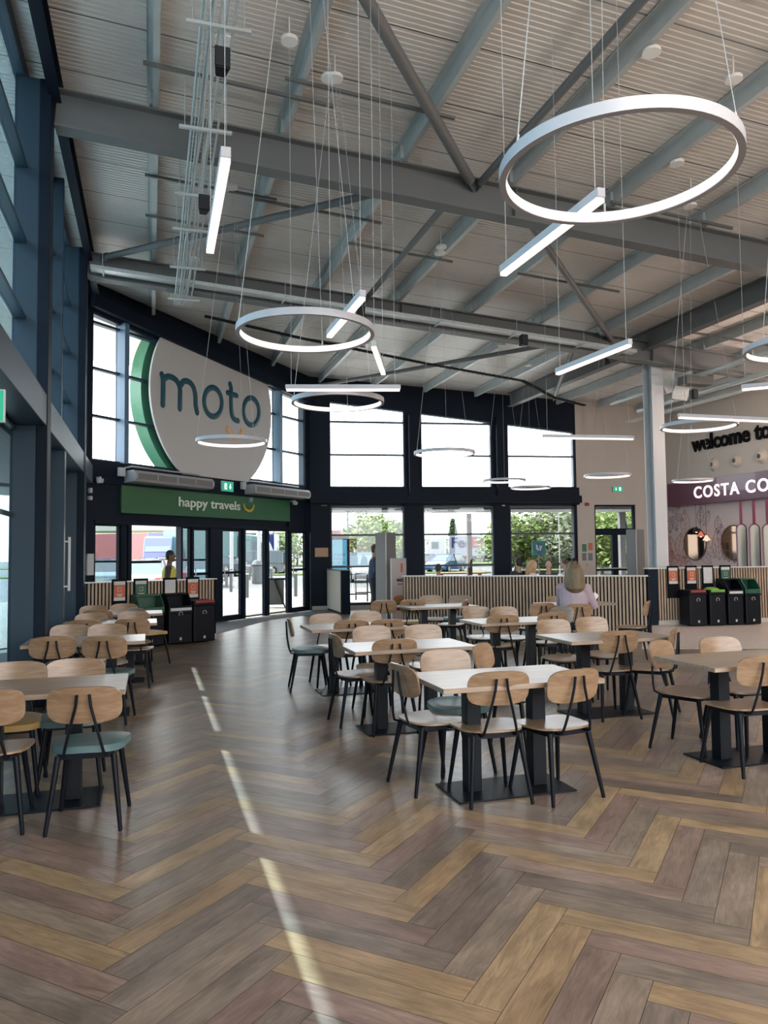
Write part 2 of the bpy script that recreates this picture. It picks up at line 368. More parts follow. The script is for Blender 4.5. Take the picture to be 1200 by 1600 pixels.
# ================================================================ ROOF DECK
def deck_material():
    m = bpy.data.materials.new('ribbed_roof_deck'); m.use_nodes = True; n = m.node_tree; b = n.nodes['Principled BSDF']
    t = n.nodes.new('ShaderNodeTexCoord'); s = n.nodes.new('ShaderNodeSeparateXYZ'); n.links.new(t.outputs['Object'], s.inputs[0])
    def wave(freq, y='Y'):
        mu = n.nodes.new('ShaderNodeMath'); mu.operation = 'MULTIPLY'; mu.inputs[1].default_value = freq; n.links.new(s.outputs[y], mu.inputs[0])
        fr = n.nodes.new('ShaderNodeMath'); fr.operation = 'FRACT'; n.links.new(mu.outputs[0], fr.inputs[0]); return fr
    rib = wave(1 / .075); seam = wave(1.0); sm = n.nodes.new('ShaderNodeMath'); sm.operation = 'LESS_THAN'; sm.inputs[1].default_value = .018; n.links.new(seam.outputs[0], sm.inputs[0])
    nz = n.nodes.new('ShaderNodeTexNoise'); nz.inputs['Scale'].default_value = .9; nz.inputs['Detail'].default_value = 3; n.links.new(t.outputs['Object'], nz.inputs['Vector'])
    rp = n.nodes.new('ShaderNodeValToRGB'); rp.color_ramp.elements[0].color = (.62, .585, .54, 1); rp.color_ramp.elements[1].color = (.74, .70, .65, 1); n.links.new(nz.outputs['Fac'], rp.inputs[0])
    mx = n.nodes.new('ShaderNodeMix'); mx.data_type = 'RGBA'; n.links.new(sm.outputs[0], mx.inputs[0]); n.links.new(rp.outputs[0], mx.inputs[6]); mx.inputs[7].default_value = (.12, .12, .12, 1); n.links.new(mx.outputs[2], b.inputs['Base Color'])
    rr = n.nodes.new('ShaderNodeMapRange'); rr.interpolation_type = 'SMOOTHSTEP'; rr.inputs[1].default_value = 0; rr.inputs[2].default_value = .35; n.links.new(rib.outputs[0], rr.inputs[0])
    bp = n.nodes.new('ShaderNodeBump'); bp.inputs['Strength'].default_value = 1.0; bp.inputs['Distance'].default_value = .022; n.links.new(rr.outputs[0], bp.inputs['Height']); n.links.new(bp.outputs[0], b.inputs['Normal'])
    b.inputs['Metallic'].default_value = .15; b.inputs['Roughness'].default_value = .36
    return m
def roofslab(m, u0, u1, v0, v1):
    vs = [(u, v, deckz(u) + t) for t in (0, .25) for v in (v0, v1) for u in (u0, u1)]
    m.add(vs, [(0, 2, 3, 1), (4, 5, 7, 6), (0, 1, 5, 4), (2, 6, 7, 3), (0, 4, 6, 2), (1, 3, 7, 5)])
_k = 3.42 / SUN_U
EAVE = -1.21 - (7.085 - _k * (.12 + 3.36 / _k + .05)) / (_k - .07)             # outer roof edge over the left wall; unseen, shaped to leave the thin strip of sun on the floor
m = MB(); roofslab(m, EAVE, 17.2, -8, 16.6); roofslab(m, -4.2, 17.2, 16.6, 22.9)
o = m.build('ceiling', deck_material()); o.matrix_world = TB; struct(o)

def gird(name, label, u0, u1, v0, v1, depth, wd, top, mt, group=None, fl=.02, cat='beam'):
    """I-section between two plan points; top = distance of the top flange under the deck"""
    m = MB(); a = B(u0, v0, deckz(u0) - top); b = B(u1, v1, deckz(u1) - top)
    dz = Vector((0, 0, 1))
    m.bar(a - dz * fl / 2, b - dz * fl / 2, wd, fl); m.bar(a - dz * (depth - fl / 2), b - dz * (depth - fl / 2), wd, fl)
    m.bar(a - dz * depth / 2, b - dz * depth / 2, .014, depth - 2 * fl)
    L_ = (b - a).length; n = max(1, int(L_ / 5))
    for i in range(1, n):
        p = a.lerp(b, i / n) - dz * depth / 2; d = (b - a).normalized(); m.bar(p - d * .006, p + d * .006, wd * .9, depth - fl * 2)
    return tag(m.build(name, mt), label, cat, group)
for i, v in enumerate((14.0, 9.13, 4.26, -.61)):
    lab = ['grey steel roof beam nearest the entrance, white cable tray hung along it', 'large grey steel roof beam crossing the whole photo below the first ring light', 'grey steel roof beam behind the camera', 'grey steel roof beam furthest behind the camera'][i]
    gird('roof_beam', lab, -1.05, 16.0, v, v, .44, .22, .22, STEEL)
gird('valley_beam', 'grey steel beam running lengthwise over the white pillar to the window wall', 10.2, 10.2, -5, 20.55, .40, .20, .0, STEEL)
gird('eaves_beam', 'dark navy steel eaves beam along the top of the left glass wall', -1.05, -1.05, -5, 15.8, .3, .12, .05, NAVY)
# light galvanised zed purlins
def purlin(u, va, vb):
    m = MB(); t = .006; z = deckz(u)
    T = None
    def P(a, v, zz): return B(u + a, v, zz)
    for (a0, z0, a1, z1) in ((-.065, -.005, 0, -.005), (0, -.005, 0, -.20), (0, -.20, .065, -.20), (.065, -.20, .065, -.18), (-.065, -.005, -.065, -.025)):
        p = [P(a0, va, z + z0), P(a1, va, z + z1), P(a1, vb, z + z1), P(a0, vb, z + z0)]
        e = Vector((0, 0, -t)) if abs(z0 - z1) < .001 else E1 * t
        m.add(p + [q + e for q in p], [(0, 1, 2, 3), (4, 7, 6, 5), (0, 4, 5, 1), (1, 5, 6, 2), (2, 6, 7, 3), (3, 7, 4, 0)])
    # cleats over the rafters
    for v in (14.0, 9.13, 4.26):
        if va < v < vb:
            for s in (-.16, .14): m.bar(P(.012, v + s, z - .12), P(.012, v + s + .02, z - .12), .10, .16)
    return m
orders = ['nearest the left glass wall', 'second from the left glass wall', 'third from the left glass wall', 'fourth from the left glass wall', 'fifth from the left glass wall', 'sixth from the left glass wall', 'nearest the long lengthwise beam', 'just right of the long lengthwise beam', 'second right of the long lengthwise beam', 'third right of the long lengthwise beam', 'along the coffee shop wall']
for i, u in enumerate((0, 1.52, 3.04, 4.56, 6.08, 7.6, 9.1, 11.6, 12.9, 14.2, 15.0)):
    vb = 16.04 + (u + 1.21) / (4.34 + 1.21) * 5.53 - .15 if u < 4.34 else 21.57 - (u - 4.34) * .137 - .25
    tag(purlin(u, -6, vb).build('roof_purlin', GALV), 'galvanised steel roof purlin ' + orders[i], 'purlin')
# round bracing tubes and lengthwise ties in the roof
def brace(a, b, r, label):
    m = MB(); m.tube([a, b], r, 14); d = (b - a).normalized()
    for p, s in ((a, 1), (b, -1)):
        m.bar(p - d * s * .16, p + d * s * .02, .014, r * 2.6)
    tag(m.build('bracing_tube', STEEL, smooth=True), label, 'roof brace')
def RP(u, v, dz=.30): return B(u, v, deckz(u) - dz)
brace(RP(.2, 4.4), RP(3.95, 8.98), .066, 'thick grey bracing tube slanting down from the top edge to the big roof beam')
brace(RP(4.1, 4.4), RP(4.1, 8.98), .05, 'thinner grey tie tube parallel to the purlins before the big roof beam')
brace(RP(3.9, 9.28), RP(3.9, 13.85), .05, 'grey tie tube parallel to the purlins beyond the big roof beam')
brace(RP(3.4, 9.28), RP(-.75, 13.8), .055, 'grey bracing tube rising towards the upper left window corner')
brace(RP(4.75, 9.28), RP(9.95, 14.6), .055, 'dark grey bracing tube running down to the top of the white pillar')
brace(RP(4.2, 21.2, .42), RP(8.4, 14.2, .4), .05, 'grey bracing tube from the window wall corner to the cable tray beam')
brace(RP(10.5, 18.5, .5), RP(8.6, 14.3, .5), .05, 'short grey bracing tube beyond the white pillar')
# white pillar under the lengthwise beam
pp = at(1031, 960, Y=16.95); m = MB(); T = Matrix.Translation((pp.x, pp.y, 0)) @ TB.to_3x3().to_4x4()
zt = deckz(pp.dot(E1)) - .02
for s in (-1, 1): m.box(-.15, .15, s * .15 - .012, s * .15 + .012, 0, zt, T)
m.box(-.008, .008, -.15, .15, 0, zt, T); m.box(-.2, .2, -.2, .2, 0, .02, T)
tag(m.build('steel_pillar', STEEL_L), 'pale grey H-section steel pillar beside the coffee shop wall', 'pillar')

# ================================================================ GLAZED WALLS
def glaze(T, w0, w1, z0, z1, z1b=None, y=.10, t=.02):
    m = MB(); zb = z1 if z1b is None else z1b
    m.prism([(w0, z0), (w1, z0), (w1, zb), (w0, z1)], y, y + t, T); return m
wn = [0]
def window(T, w0, w1, z0, z1, z1b=None, trans=(), muls=(), mt=NAVY2, gl=GLASS, fr=.05, dep=.16, y0=.03):
    wn[0] += 1; n = 'window_%d' % wn[0]; zb = z1 if z1b is None else z1b
    def top(x): return z1 + (zb - z1) * (x - w0) / (w1 - w0)
    m = MB()
    m.prism([(w0, z0), (w0 + fr, z0), (w0 + fr, top(w0 + fr)), (w0, z1)], y0, y0 + dep, T); m.prism([(w1 - fr, z0), (w1, z0), (w1, zb), (w1 - fr, top(w1 - fr))], y0, y0 + dep, T)
    m.box(w0, w1, y0, y0 + dep, z0, z0 + fr, T); m.prism([(w0, z1 - fr), (w1, zb - fr), (w1, zb), (w0, z1)], y0, y0 + dep, T)
    for z in trans:
        x1 = w1
        if z > zb - .05 and zb < z1: x1 = w0 + (w1 - w0) * (z1 - z) / (z1 - zb)
        x0 = w0
        if z > z1 - .05 and zb > z1: x0 = w1 - (w1 - w0) * (zb - z) / (zb - z1)
        if x1 - x0 > .05: m.box(x0, x1, y0 + .02, y0 + dep - .02, z - .025, z + .025, T)
    for x in muls: m.prism([(x - .04, z0), (x + .04, z0), (x + .04, top(x + .04)), (x - .04, top(x - .04))], y0, y0 + dep, T)
    o = struct(m.build(n, mt)); glaze(T, w0 + .01, w1 - .01, z0 + .01, z1 - .01, zb - .01, y=y0 + dep / 2).build('glass_pane', gl, o)
    return o

# ---- left wall: deep fins, recessed glass
for v0_, v1_, in ((14.0, 15.98), (11.6, 14.0), (9.13, 11.6), (6.7, 9.13), (4.26, 6.7), (1.83, 4.26), (-.61, 1.83), (-3.05, -.61), (-5.5, -3.05)):
    window(LW.T, v0_, v1_, 3.38, 6.95, trans=(4.2, 5.04, 5.88), dep=.06, y0=.18, fr=.035, gl=glassmat('left_glass', (.50, .62, .68)))
    window(LW.T, v0_, v1_, .1, 3.0, trans=(2.05,), dep=.06, y0=.18, fr=.035, gl=glassmat('left_glass', (.50, .62, .68)))
m = MB()
for v in (15.98, 11.6, 6.7, 1.83, -3.05): m.box(v - .05, v + .05, .0, .24, 0, 7.0, LW.T)
for v in (14.0, 9.13, 4.26, -.61, -5.5):
    m.box(v - .14, v + .14, -.015, .24, 0, 6.9, LW.T)
for z in (4.2, 5.04, 5.88): m.box(-5.5, 16, .10, .22, z - .02, z + .02, LW.T)
m.box(-5.5, 15.9, -.12, .26, 3.02, 3.36, LW.T)          # transom beam box
m.box(-5.5, 16, .0, .26, 0, .12, LW.T); m.box(-5.5, 16, .14, .26, 6.9, 7.09, LW.T)
m.cur = 1
for v in (14.0, 9.13, 4.26, -.61, -5.5): m.box(v - .15, v + .15, -.13, -.015, 0, 6.9, LW.T)
o = struct(m.build('wall_left', [NAVY2, NAVY], bevel=.006))
# lower canopy added outside the left wall to block sun lower down; the gap between it and the roof edge lets the strip of sun in
DARKC = mat('canopy_soffit', (.30, .32, .33), .6)
m = MB(); m.box(-8, 16.3, .26, 3.4, 2.92, 3.02, LW.T)
for v in (-5.5, 4.26, 14.0): m.box(v - .06, v + .06, 3.2, 3.32, -.03, 2.92, LW.T)
struct(m.build('trim_4', DARKC))

# ---- door wall
def headD(w): return 6.50 - .072 * w
def wallpoly_top(T, Wl, w0, w1, za, zb, y0, y1, m):
    u0_ = Wl.P(w0).dot(E1); u1_ = Wl.P(w1).dot(E1)
    m.prism([(w0, za), (w1, zb), (w1, deckz(u1_) + .05), (w0, deckz(u0_) + .05)], y0, y1, T)
m = MB(); T = DW.T
wallpoly_top(T, DW, -.35, DL, headD(0), headD(DL), -.02, .22, m)
m.box(-.1, DL, -.06, .24, 3.05, 3.5, T)                       # beam between the two rows
m.box(-.1, .85, .0, .22, 2.3, 3.05, T); m.box(6.8, DL, .0, .22, 2.3, 3.05, T); m.box(.85, 6.8, .05, .22, 2.3, 3.05, T)
m.box(-.1, DW.w(147), .0, .22, 0, 2.3, T)
m.prism([(-.1, 3.4), (.12, 3.4), (.12, 6.6), (-.1, 6.6)], -.02, .22, T)
m.prism([(DL - .25, 2.2), (DL + .02, 2.2), (DL + .02, 6.5), (DL - .25, 6.5)], -.02, .22, T)
# sloping secondary beam under the head
m.bar(DW.P(0, -.12, headD(0) + .16), DW.P(DL, -.12, headD(DL) + .06), .14, .26)
struct(m.build('wall_entrance', NAVY, bevel=.004))
ws = [.1, .92, 2.7, 4.5, 6.34, DL - .22]
for i in range(5):
    window(T, ws[i], ws[i + 1], 3.5, headD(ws[i]), headD(ws[i + 1]), trans=(4.41, 5.37, 6.3), gl=GLASSU, fr=.04)
m = MB()
for wv in (.92, 6.34): m.prism([(wv - .06, 3.5), (wv + .06, 3.5), (wv + .06, headD(wv)), (wv - .06, headD(wv))], -.1, .12, T)
struct(m.build('trim_5', mat('blue_lit_steel', (.09, .17, .26), .4)))  # blue daylight on these mullions is put into their colour
# doors and side lights
spans = [(149, 190, 'win', .95), (196, 200.5, 'win', None), (206, 283, 'open', None), (286, 300.5, 'win', None), (303, 329, 'door', None), (348, 380, 'door', None), (384, 417, 'win', None), (421, 453, 'win', None), (456, 480, 'door', None)]
zd = 2.24
m = MB(); prev = DW.w(147)
for (a, b, kind, q) in spans:
    wa, wb = DW.w(a), DW.w(b)
    m.box(prev, wa, 0.0, .16, 0, zd, T); prev = wb
m.box(prev, DL, 0, .16, 0, zd, T); m.box(DW.w(147), DL, -.02, .2, zd, 2.32, T)
fr_ = struct(m.build('trim_6', NAVY, bevel=.004))
dn = 0
for (a, b, kind, q) in spans:
    wa, wb = DW.w(a), DW.w(b)
    if kind == 'open': continue
    if kind == 'door':
        dn += 1; m = MB(); f_ = .05
        for x0, x1, z0, z1 in ((wa, wa + f_, 0, zd), (wb - f_, wb, 0, zd), (wa, wb, 0, .12), (wa, wb, zd - .07, zd), (wa, wb, 1.13, 1.19)): m.box(x0, x1, .04, .10, z0, z1, T)
        o = struct(m.build('door_%d' % dn, NAVY)); glaze(T, wa + .02, wb - .02, .1, zd - .05, y=.065, t=.012).build('glass_pane', GLASS, o)
        h = MB(); h.tube([DW.P(wa + .03, -.03, .95), DW.P(wa + .03, -.03, 1.3)], .012, 8); h.bar(DW.P(wa + .03, -.03, .98), DW.P(wa + .03, .05, .98), .015, .015); h.bar(DW.P(wa + .03, -.03, 1.27), DW.P(wa + .03, .05, 1.27), .015, .015); h.build('door_handle', GALV, o)
    else: window(T, wa, wb, .02, zd, fr=.035 if wb - wa > .3 else .015, dep=.08, y0=.04, mt=NAVY)
# green fascia and its lettering
S = thing('entrance_sign', 'long green fascia over the doors reading happy travels with a smile', 'sign', tuple(DW.P(3.8, 0, 2.76)))
Si = S.matrix_basis.inverted()
m = MB(); m.box(.85, 6.8, -.04, .05, 2.48, 3.05, Si @ T); m.build('green_board', GREENS, S, bevel=.004)
wa, wb = DW.w(276.5), DW.w(373); LT = mat('cream_letters', (.72, .78, .68), .5)
text_on(Si @ T, 'happy travels', wa, 2.70, -.05, .30, .015, LT, S, bold=.004, fit=wb - wa)
def smile(par, T_, wc, zc, rw, rh, thick, off, mt, a0=200, a1=340):
    q = MB(); pts = []; rr = []
    for i in range(13):
        a = R(a0 + (a1 - a0) * i / 12); pts.append((wc + rw * math.cos(a), off, zc + rh * math.sin(a))); rr.append(thick * (.55 + .55 * math.sin(math.pi * i / 12)))
    q.tube(pts, rr, 8, T=T_, round_end=True); return q.build('smile', mt, par, smooth=True)
smile(S, Si @ T, DW.w(386.5), 2.86, .2, .17, .03, -.05, mat('sign_orange', (.62, .40, .05), .5), 180, 360)

# ---- round MOTO sign: white face inside, green drum outside
MC, MZ, MR = 3.73, 5.25, 2.16
S = thing('round_sign', 'huge white disc with teal letters and orange smile over the entrance doors', 'sign', tuple(DW.P(MC, 0, 3.5)))
Si = S.matrix_basis.inverted(); ST = Si @ T
def disc_outline(Rr, lo=3.42, pad=.06):
    pts = []
    for i in range(181):
        a = 2 * math.pi * i / 180; x = MC + Rr * math.cos(a); z = MZ + Rr * math.sin(a)
        hz = headD(x) + pad
        pts.append((x, min(max(z, lo), hz)))
    out = []
    for p in pts:
        if not out or (abs(p[0] - out[-1][0]) + abs(p[1] - out[-1][1])) > .004: out.append(p)
    return out[:-1] if (abs(out[0][0] - out[-1][0]) + abs(out[0][1] - out[-1][1])) < .01 else out
m = MB(); m.prism(disc_outline(MR), -.10, -.05, ST); m.build('white_face', mat('disc_white', (.49, .48, .47), .6), S)
GT = mat('green_acrylic', (.02, .16, .075), .35, emit=None)
m = MB(); m.prism([(MC + 2.17 * math.cos(R(i * 3)), MZ + 2.17 * math.sin(R(i * 3))) for i in range(120)], .165, .50, ST)
m.build('green_drum', GT, S)
def zpx(x, y): return (200 + x / 4.615, 500 + y / 4.615)
def stroke(pts, r, closed=False):
    out = []
    for x, y in pts:
        a, b = zpx(x, y); wv, zv = DW.wz(a, b, off=-.1); out.append(Vector((wv, -.105, zv)))
    # smooth with Catmull-Rom
    res = []; n = len(out)
    rng = range(n) if closed else range(n - 1)
    for i in rng:
        p0 = out[i - 1] if (closed or i > 0) else out[i]; p1 = out[i]; p2 = out[(i + 1) % n]; p3 = out[(i + 2) % n] if (closed or i + 2 < n) else p2
        for s in range(5):
            t = s / 5; res.append(.5 * ((2 * p1) + (p2 - p0) * t + (2 * p0 - 5 * p1 + 4 * p2 - p3) * t * t + (3 * p1 - p0 - 3 * p2 + p3) * t ** 3))
    if not closed: res.append(out[-1])
    q = MB(); q.tube(res, r, 10, closed=closed, round_end=not closed)
    q.v = [(p[0], -.105 + (p[1] + .105) * .25, p[2]) for p in q.v]; q.v = [tuple(ST @ Vector(p)) for p in q.v]; return q
q = MB()
for pts, cl in (([(243, 393), (252, 430), (252, 520), (250, 612)], False), ([(254, 430), (285, 408), (325, 418), (358, 450), (374, 500), (374, 560), (374, 640)], False),
                ([(380, 470), (402, 442), (437, 446), (468, 480), (484, 540), (487, 615), (498, 668)], False),
                ([(612 + 64 * math.cos(R(a)), 592 + 104 * math.sin(R(a)) + 8 * math.cos(R(a))) for a in range(0, 360, 30)], True),
                ([(735, 462), (742, 500), (742, 600), (748, 680), (765, 715), (793, 728)], False), ([(718, 524), (750, 536), (783, 546)], False),
                ([(888 + 56 * math.cos(R(a)), 660 + 98 * math.sin(R(a)) + 7 * math.cos(R(a))) for a in range(0, 360, 30)], True)):
    k_ = stroke(pts, .072, cl); q.add(k_.v, k_.f)
q.build('lettering', TEALP, S, smooth=True)
k_ = stroke([(720, 780), (735, 822), (765, 850), (798, 846), (818, 800)], .06); k_.build('smile', ORANGE, S, smooth=True)

# ---- back wall (windows) and beige wall beyond it
T = BW.T
up = [(515, 632), (658, 768), (793, 897)]; lo = [(517, 633), (662, 773), (798, 900)]
def headB(w): return 6.05 - .107 * w
U = [(BW.w(a, 700), BW.w(b, 700)) for a, b in up]; Lo = [(BW.w(a), BW.w(b)) for a, b in lo]
WE = BW.w(903)                     # end of the dark part
m = MB(); wallpoly_top(T, BW, 0, WE, headB(0), headB(WE), -.02, .25, m)
xs = [0] + [x for p in U for x in p] + [WE]
for i in range(0, 8, 2): 
    a, b = xs[i], xs[i + 1]; m.prism([(a, 3.5), (b, 3.5), (b, headB(b) + .02), (a, headB(a) + .02)], -.02, .25, T)
m.box(0, WE + .05, -.10, .25, 2.98, 3.5, T); m.box(0, WE + .05, -.28, -.1, 3.03, 3.24, T)
xs = [0] + [x for p in Lo for x in p] + [WE]
for i in range(0, 8, 2): m.box(xs[i], xs[i + 1], 0, .25, 0, 3.0, T)
m.box(0, WE, 0, .25, 0, .14, T)
for c in (BW.w(645, 750), BW.w(781, 750)): m.box(c - .13, c + .13, -.2, 0, 3.2, 5.6, T)
struct(m.build('wall_back', NAVY, bevel=.004))
for a, b in U: window(T, a, b, 3.5, headB(a), headB(b), trans=(4.45, 5.41), gl=GLASSU, fr=.03)
for a, b in Lo: window(T, a, b, .14, 2.95, trans=(2.12, 1.21), fr=.04)
m = MB(); m.box(.05, WE, -.02, 0, 0, .11, T); struct(m.build('baseboard_back', mat('pale_skirting', (.45, .43, .40), .5)))
# beige part with glazed door
T = BW.T; WR = BW.w(1040); da, db = BW.w(930), BW.w(994)
m = MB()
zt0, zt1 = deckz(BW.P(WE).dot(E1)) + .05, deckz(BW.P(WR + .6).dot(E1)) + .05
m.prism([(WE, 2.98), (WR + .6, 2.98), (WR + .6, zt1), (WE, zt0)], -.02, .25, T); m.box(WE, da, -.02, .25, 0, 2.98, T); m.box(db, WR + .6, -.02, .25, 0, 2.98, T)
struct(m.build('wall_beige', BEIGE)); bpy.data.objects['wall_beige'].name = 'wall_rear_right'
m = MB(); f_ = .05; mid = BW.w(962)
for x0, x1, z0, z1 in ((da, da + f_, 0, 2.98), (db - f_, db, 0, 2.98), (da, db, 2.93, 2.98), (da, db, 2.06, 2.26), (mid - .09, mid + .09, 0, 2.06), (da, db, 0, .1), (da, db, .98, 1.04)): m.box(x0, x1, .02, .14, z0, z1, T)
o = struct(m.build('door_9', NAVY)); glaze(T, da, db, .05, 2.95, y=.08).build('glass_pane', GLASS, o)
h = MB(); h.tube([BW.P(mid - .5, -.04, 1.05), BW.P(mid + .5, -.04, 1.05)], .018, 8); h.build('push_bar', GALV, o)
# right wall (coffee shop)
T = RW.T; u_ = RU
m = MB(); vE = BW.P(WR + .3).dot(E2)
m.box(-7, vE + .3, 0, .25, 0, deckz(RU) + .1, T)
struct(m.build('wall_right', BEIGE))
# rear of the hall behind the camera: piers and head, windows open to the daylight
m = MB(); T = Matrix(((E1.x, -E2.x, 0, B(0, -6.8).x), (E1.y, -E2.y, 0, B(0, -6.8).y), (0, 0, 1, 0), (0, 0, 0, 1)))
for u in (-1.5, 2.9, 7.3, 11.7, 15.2): m.box(u - .2, u + .2, 0, .3, 0, 7.2, T)
m.box(-1.6, 15.4, 0, .3, 0, .4, T); m.box(-1.6, 15.4, 0, .3, 5.7, 7.2, T)
struct(m.build('wall_rear', NAVY))
# canopy outside over the lower windows, roof overhang above
m = MB()
m.box(-3.5, DL + 1.2, .22, 2.0, 2.86, 3.0, DW.T); m.box(-1.2, 14, .25, 2.0, 2.86, 3.0, BW.T)
struct(m.build('trim_7', DARKC))
# ================================================================ CHAIRS AND TABLES
def make_chair(kind):
    t = thing('dining_chair', 'chair', 'chair')
    cush = kind != 'wood'
    def seat_fn(x, y):
        z = .452 + (.022 if cush else 0) + .9 * max(0, -y - .10) ** 2 - .35 * max(0, y - .12) ** 2 + .18 * x * x - .006
        k = 1 + .12 * (y / .21) - .10 * max(0, -y / .21 - .5); zz = z - (.9 * max(0, (x * x + y * y) ** .5 / .215 - .82) * .05 if cush else 0); return (x * k, y + .01, zz), Vector((-.3 * x, 0, 1)).normalized()
    m = MB(); m.panel(seat_fn, .44, .43, .013, n=36, k=6, p=3.6) if not cush else m.panel(seat_fn, .44, .43, .04, n=36, k=8, p=3.0)
    m.build('seat', {'wood': WOODB, 'teal': TEAL, 'mustard': MUST}[kind], t, smooth=True)
    def back_fn(x, y):
        return (x, -.235 + .75 * x * x - .20 * y, .735 + y), Vector((-1.2 * x, 1, .2)).normalized()
    m = MB(); m.panel(back_fn, .415, .216, .013, n=40, k=6, p=3.7); m.build('backrest', WOODB, t, smooth=True)
    m = MB(); zf = .425
    for a, b in (((-.155, .15, zf), (.155, .15, zf)), ((-.145, -.155, zf), (.145, -.155, zf)), ((-.15, -.155, zf), (-.16, .15, zf)), ((.15, -.155, zf), (.16, .15, zf))): m.bar(a, b, .022, .03)
    m.build('seat_frame', BLACK, t)
    for sx in (-1, 1):
        for fy, name in ((1, 'leg'), (-1, 'leg')):
            m = MB(); top = (sx * .155, .15 if fy > 0 else -.155, .43); bot = (sx * .205, .215 if fy > 0 else -.235, .012)
            m.tube([top, bot, (bot[0], bot[1], 0)], [.0185, .0125, .011], 10); m.build('leg', BLACK, t, smooth=True)
        m = MB(); m.tube([(sx * .115, -.06, .436), (sx * .115, -.19, .433), (sx * .112, -.228, .447), (sx * .10, -.243, .50), (sx * .07, -.262, .62), (sx * .042, -.268, .73), (sx * .034, -.272, .80)], [.0088] * 7, 8)
        m.build('back_strut', BLACK, t, smooth=True)
    return t
PROTO = {}
def chair(px, py, head, kind, label, group, z=.832, dY=0.0):
    p = at(px, py, z=z); a = R(-head); p.y += dY
    cx = p.x - (-math.sin(a)) * (-.25) * 1.0; cy = p.y - math.cos(a) * (-.25)
    if kind not in PROTO: o = make_chair(kind); PROTO[kind] = o
    else: o = copytree(PROTO[kind])
    o.location = (cx, cy, 0); o.rotation_euler = (0, 0, a); tag(o, label, 'chair', group); return o
TP = []
def make_table():
    t = thing('dining_table', 'table', 'table'); L, W = 1.14, .70
    m = MB(); m.box(-L / 2, L / 2, -W / 2, W / 2, .722, .755); m.build('tabletop', TOPW, t, bevel=.003)
    for s in (-1, 1):
        m = MB(); m.box(s * .24 - .05, s * .24 + .05, -.05, .05, .012, .705); m.build('pedestal', BLACK, t, bevel=.004)
    m = MB(); m.box(-.42, .42, -.22, .22, 0, .012); m.build('base_plate', BLACK, t, bevel=.003)
    m = MB(); m.box(-.42, .42, -.03, .03, .70, .722); m.box(-.27, -.21, -.25, .25, .705, .722); m.box(.21, .27, -.25, .25, .705, .722); m.build('top_bracket', BLACK, t)
    return t
def table(px, py, corner, label, group, rot=16.9, dv=(0, 0)):
    p = at(px, py, z=.755); a = R(rot); e1 = Vector((math.cos(a), math.sin(a), 0)); e2 = Vector((-math.sin(a), math.cos(a), 0))
    sx = {'nl': 1, 'nr': -1, 'c': 0}[corner]; c = p + e1 * sx * .57 + e2 * (.35 if corner != 'c' else 0)
    if not TP: o = make_table(); TP.append(o)
    else: o = copytree(TP[0])
    o.location = (c.x + dv[0], c.y + dv[1], 0); o.rotation_euler = (0, 0, a); return tag(o, label, 'table', group)
GL_, GM, GRt = 'dining tables along the left glass wall', 'dining tables in the middle of the hall', 'dining tables on the right'
table(693, 1077, 'nl', 'front table of the middle block, oak top on twin black pedestals', GM)
table(555, 1019, 'nl', 'second table of the middle block, right behind the front one', GM)
table(487, 985, 'nl', 'table nearest the entrance mat, a teal-seated chair at its left end', GM)
table(753, 975, 'nl', 'oak table before the slatted partition, two chairs on its far side', GM)
table(893, 1003, 'nl', 'oak table in front of the seated woman in pink', GM)
table(1117, 1044, 'nl', 'oak table cut off by the right edge of the photo', GM)
table(684, 946, 'c', 'small far table against the left end of the slatted partition', GM)
table(916, 944, 'c', 'far table at which the woman in pink sits', GM, dv=(-.1, .35))
table(196, 1077, 'nr', 'front table of the left row, cut off by the left edge', GL_)
table(227, 1001, 'nr', 'second table of the left row by the glass wall', GL_)
table(236, 976, 'nr', 'third table of the left row by the glass wall', GL_, dv=(0, .25))
table(243, 961, 'nr', 'furthest table of the left row, before the recycling bins', GL_, dv=(0, .35))

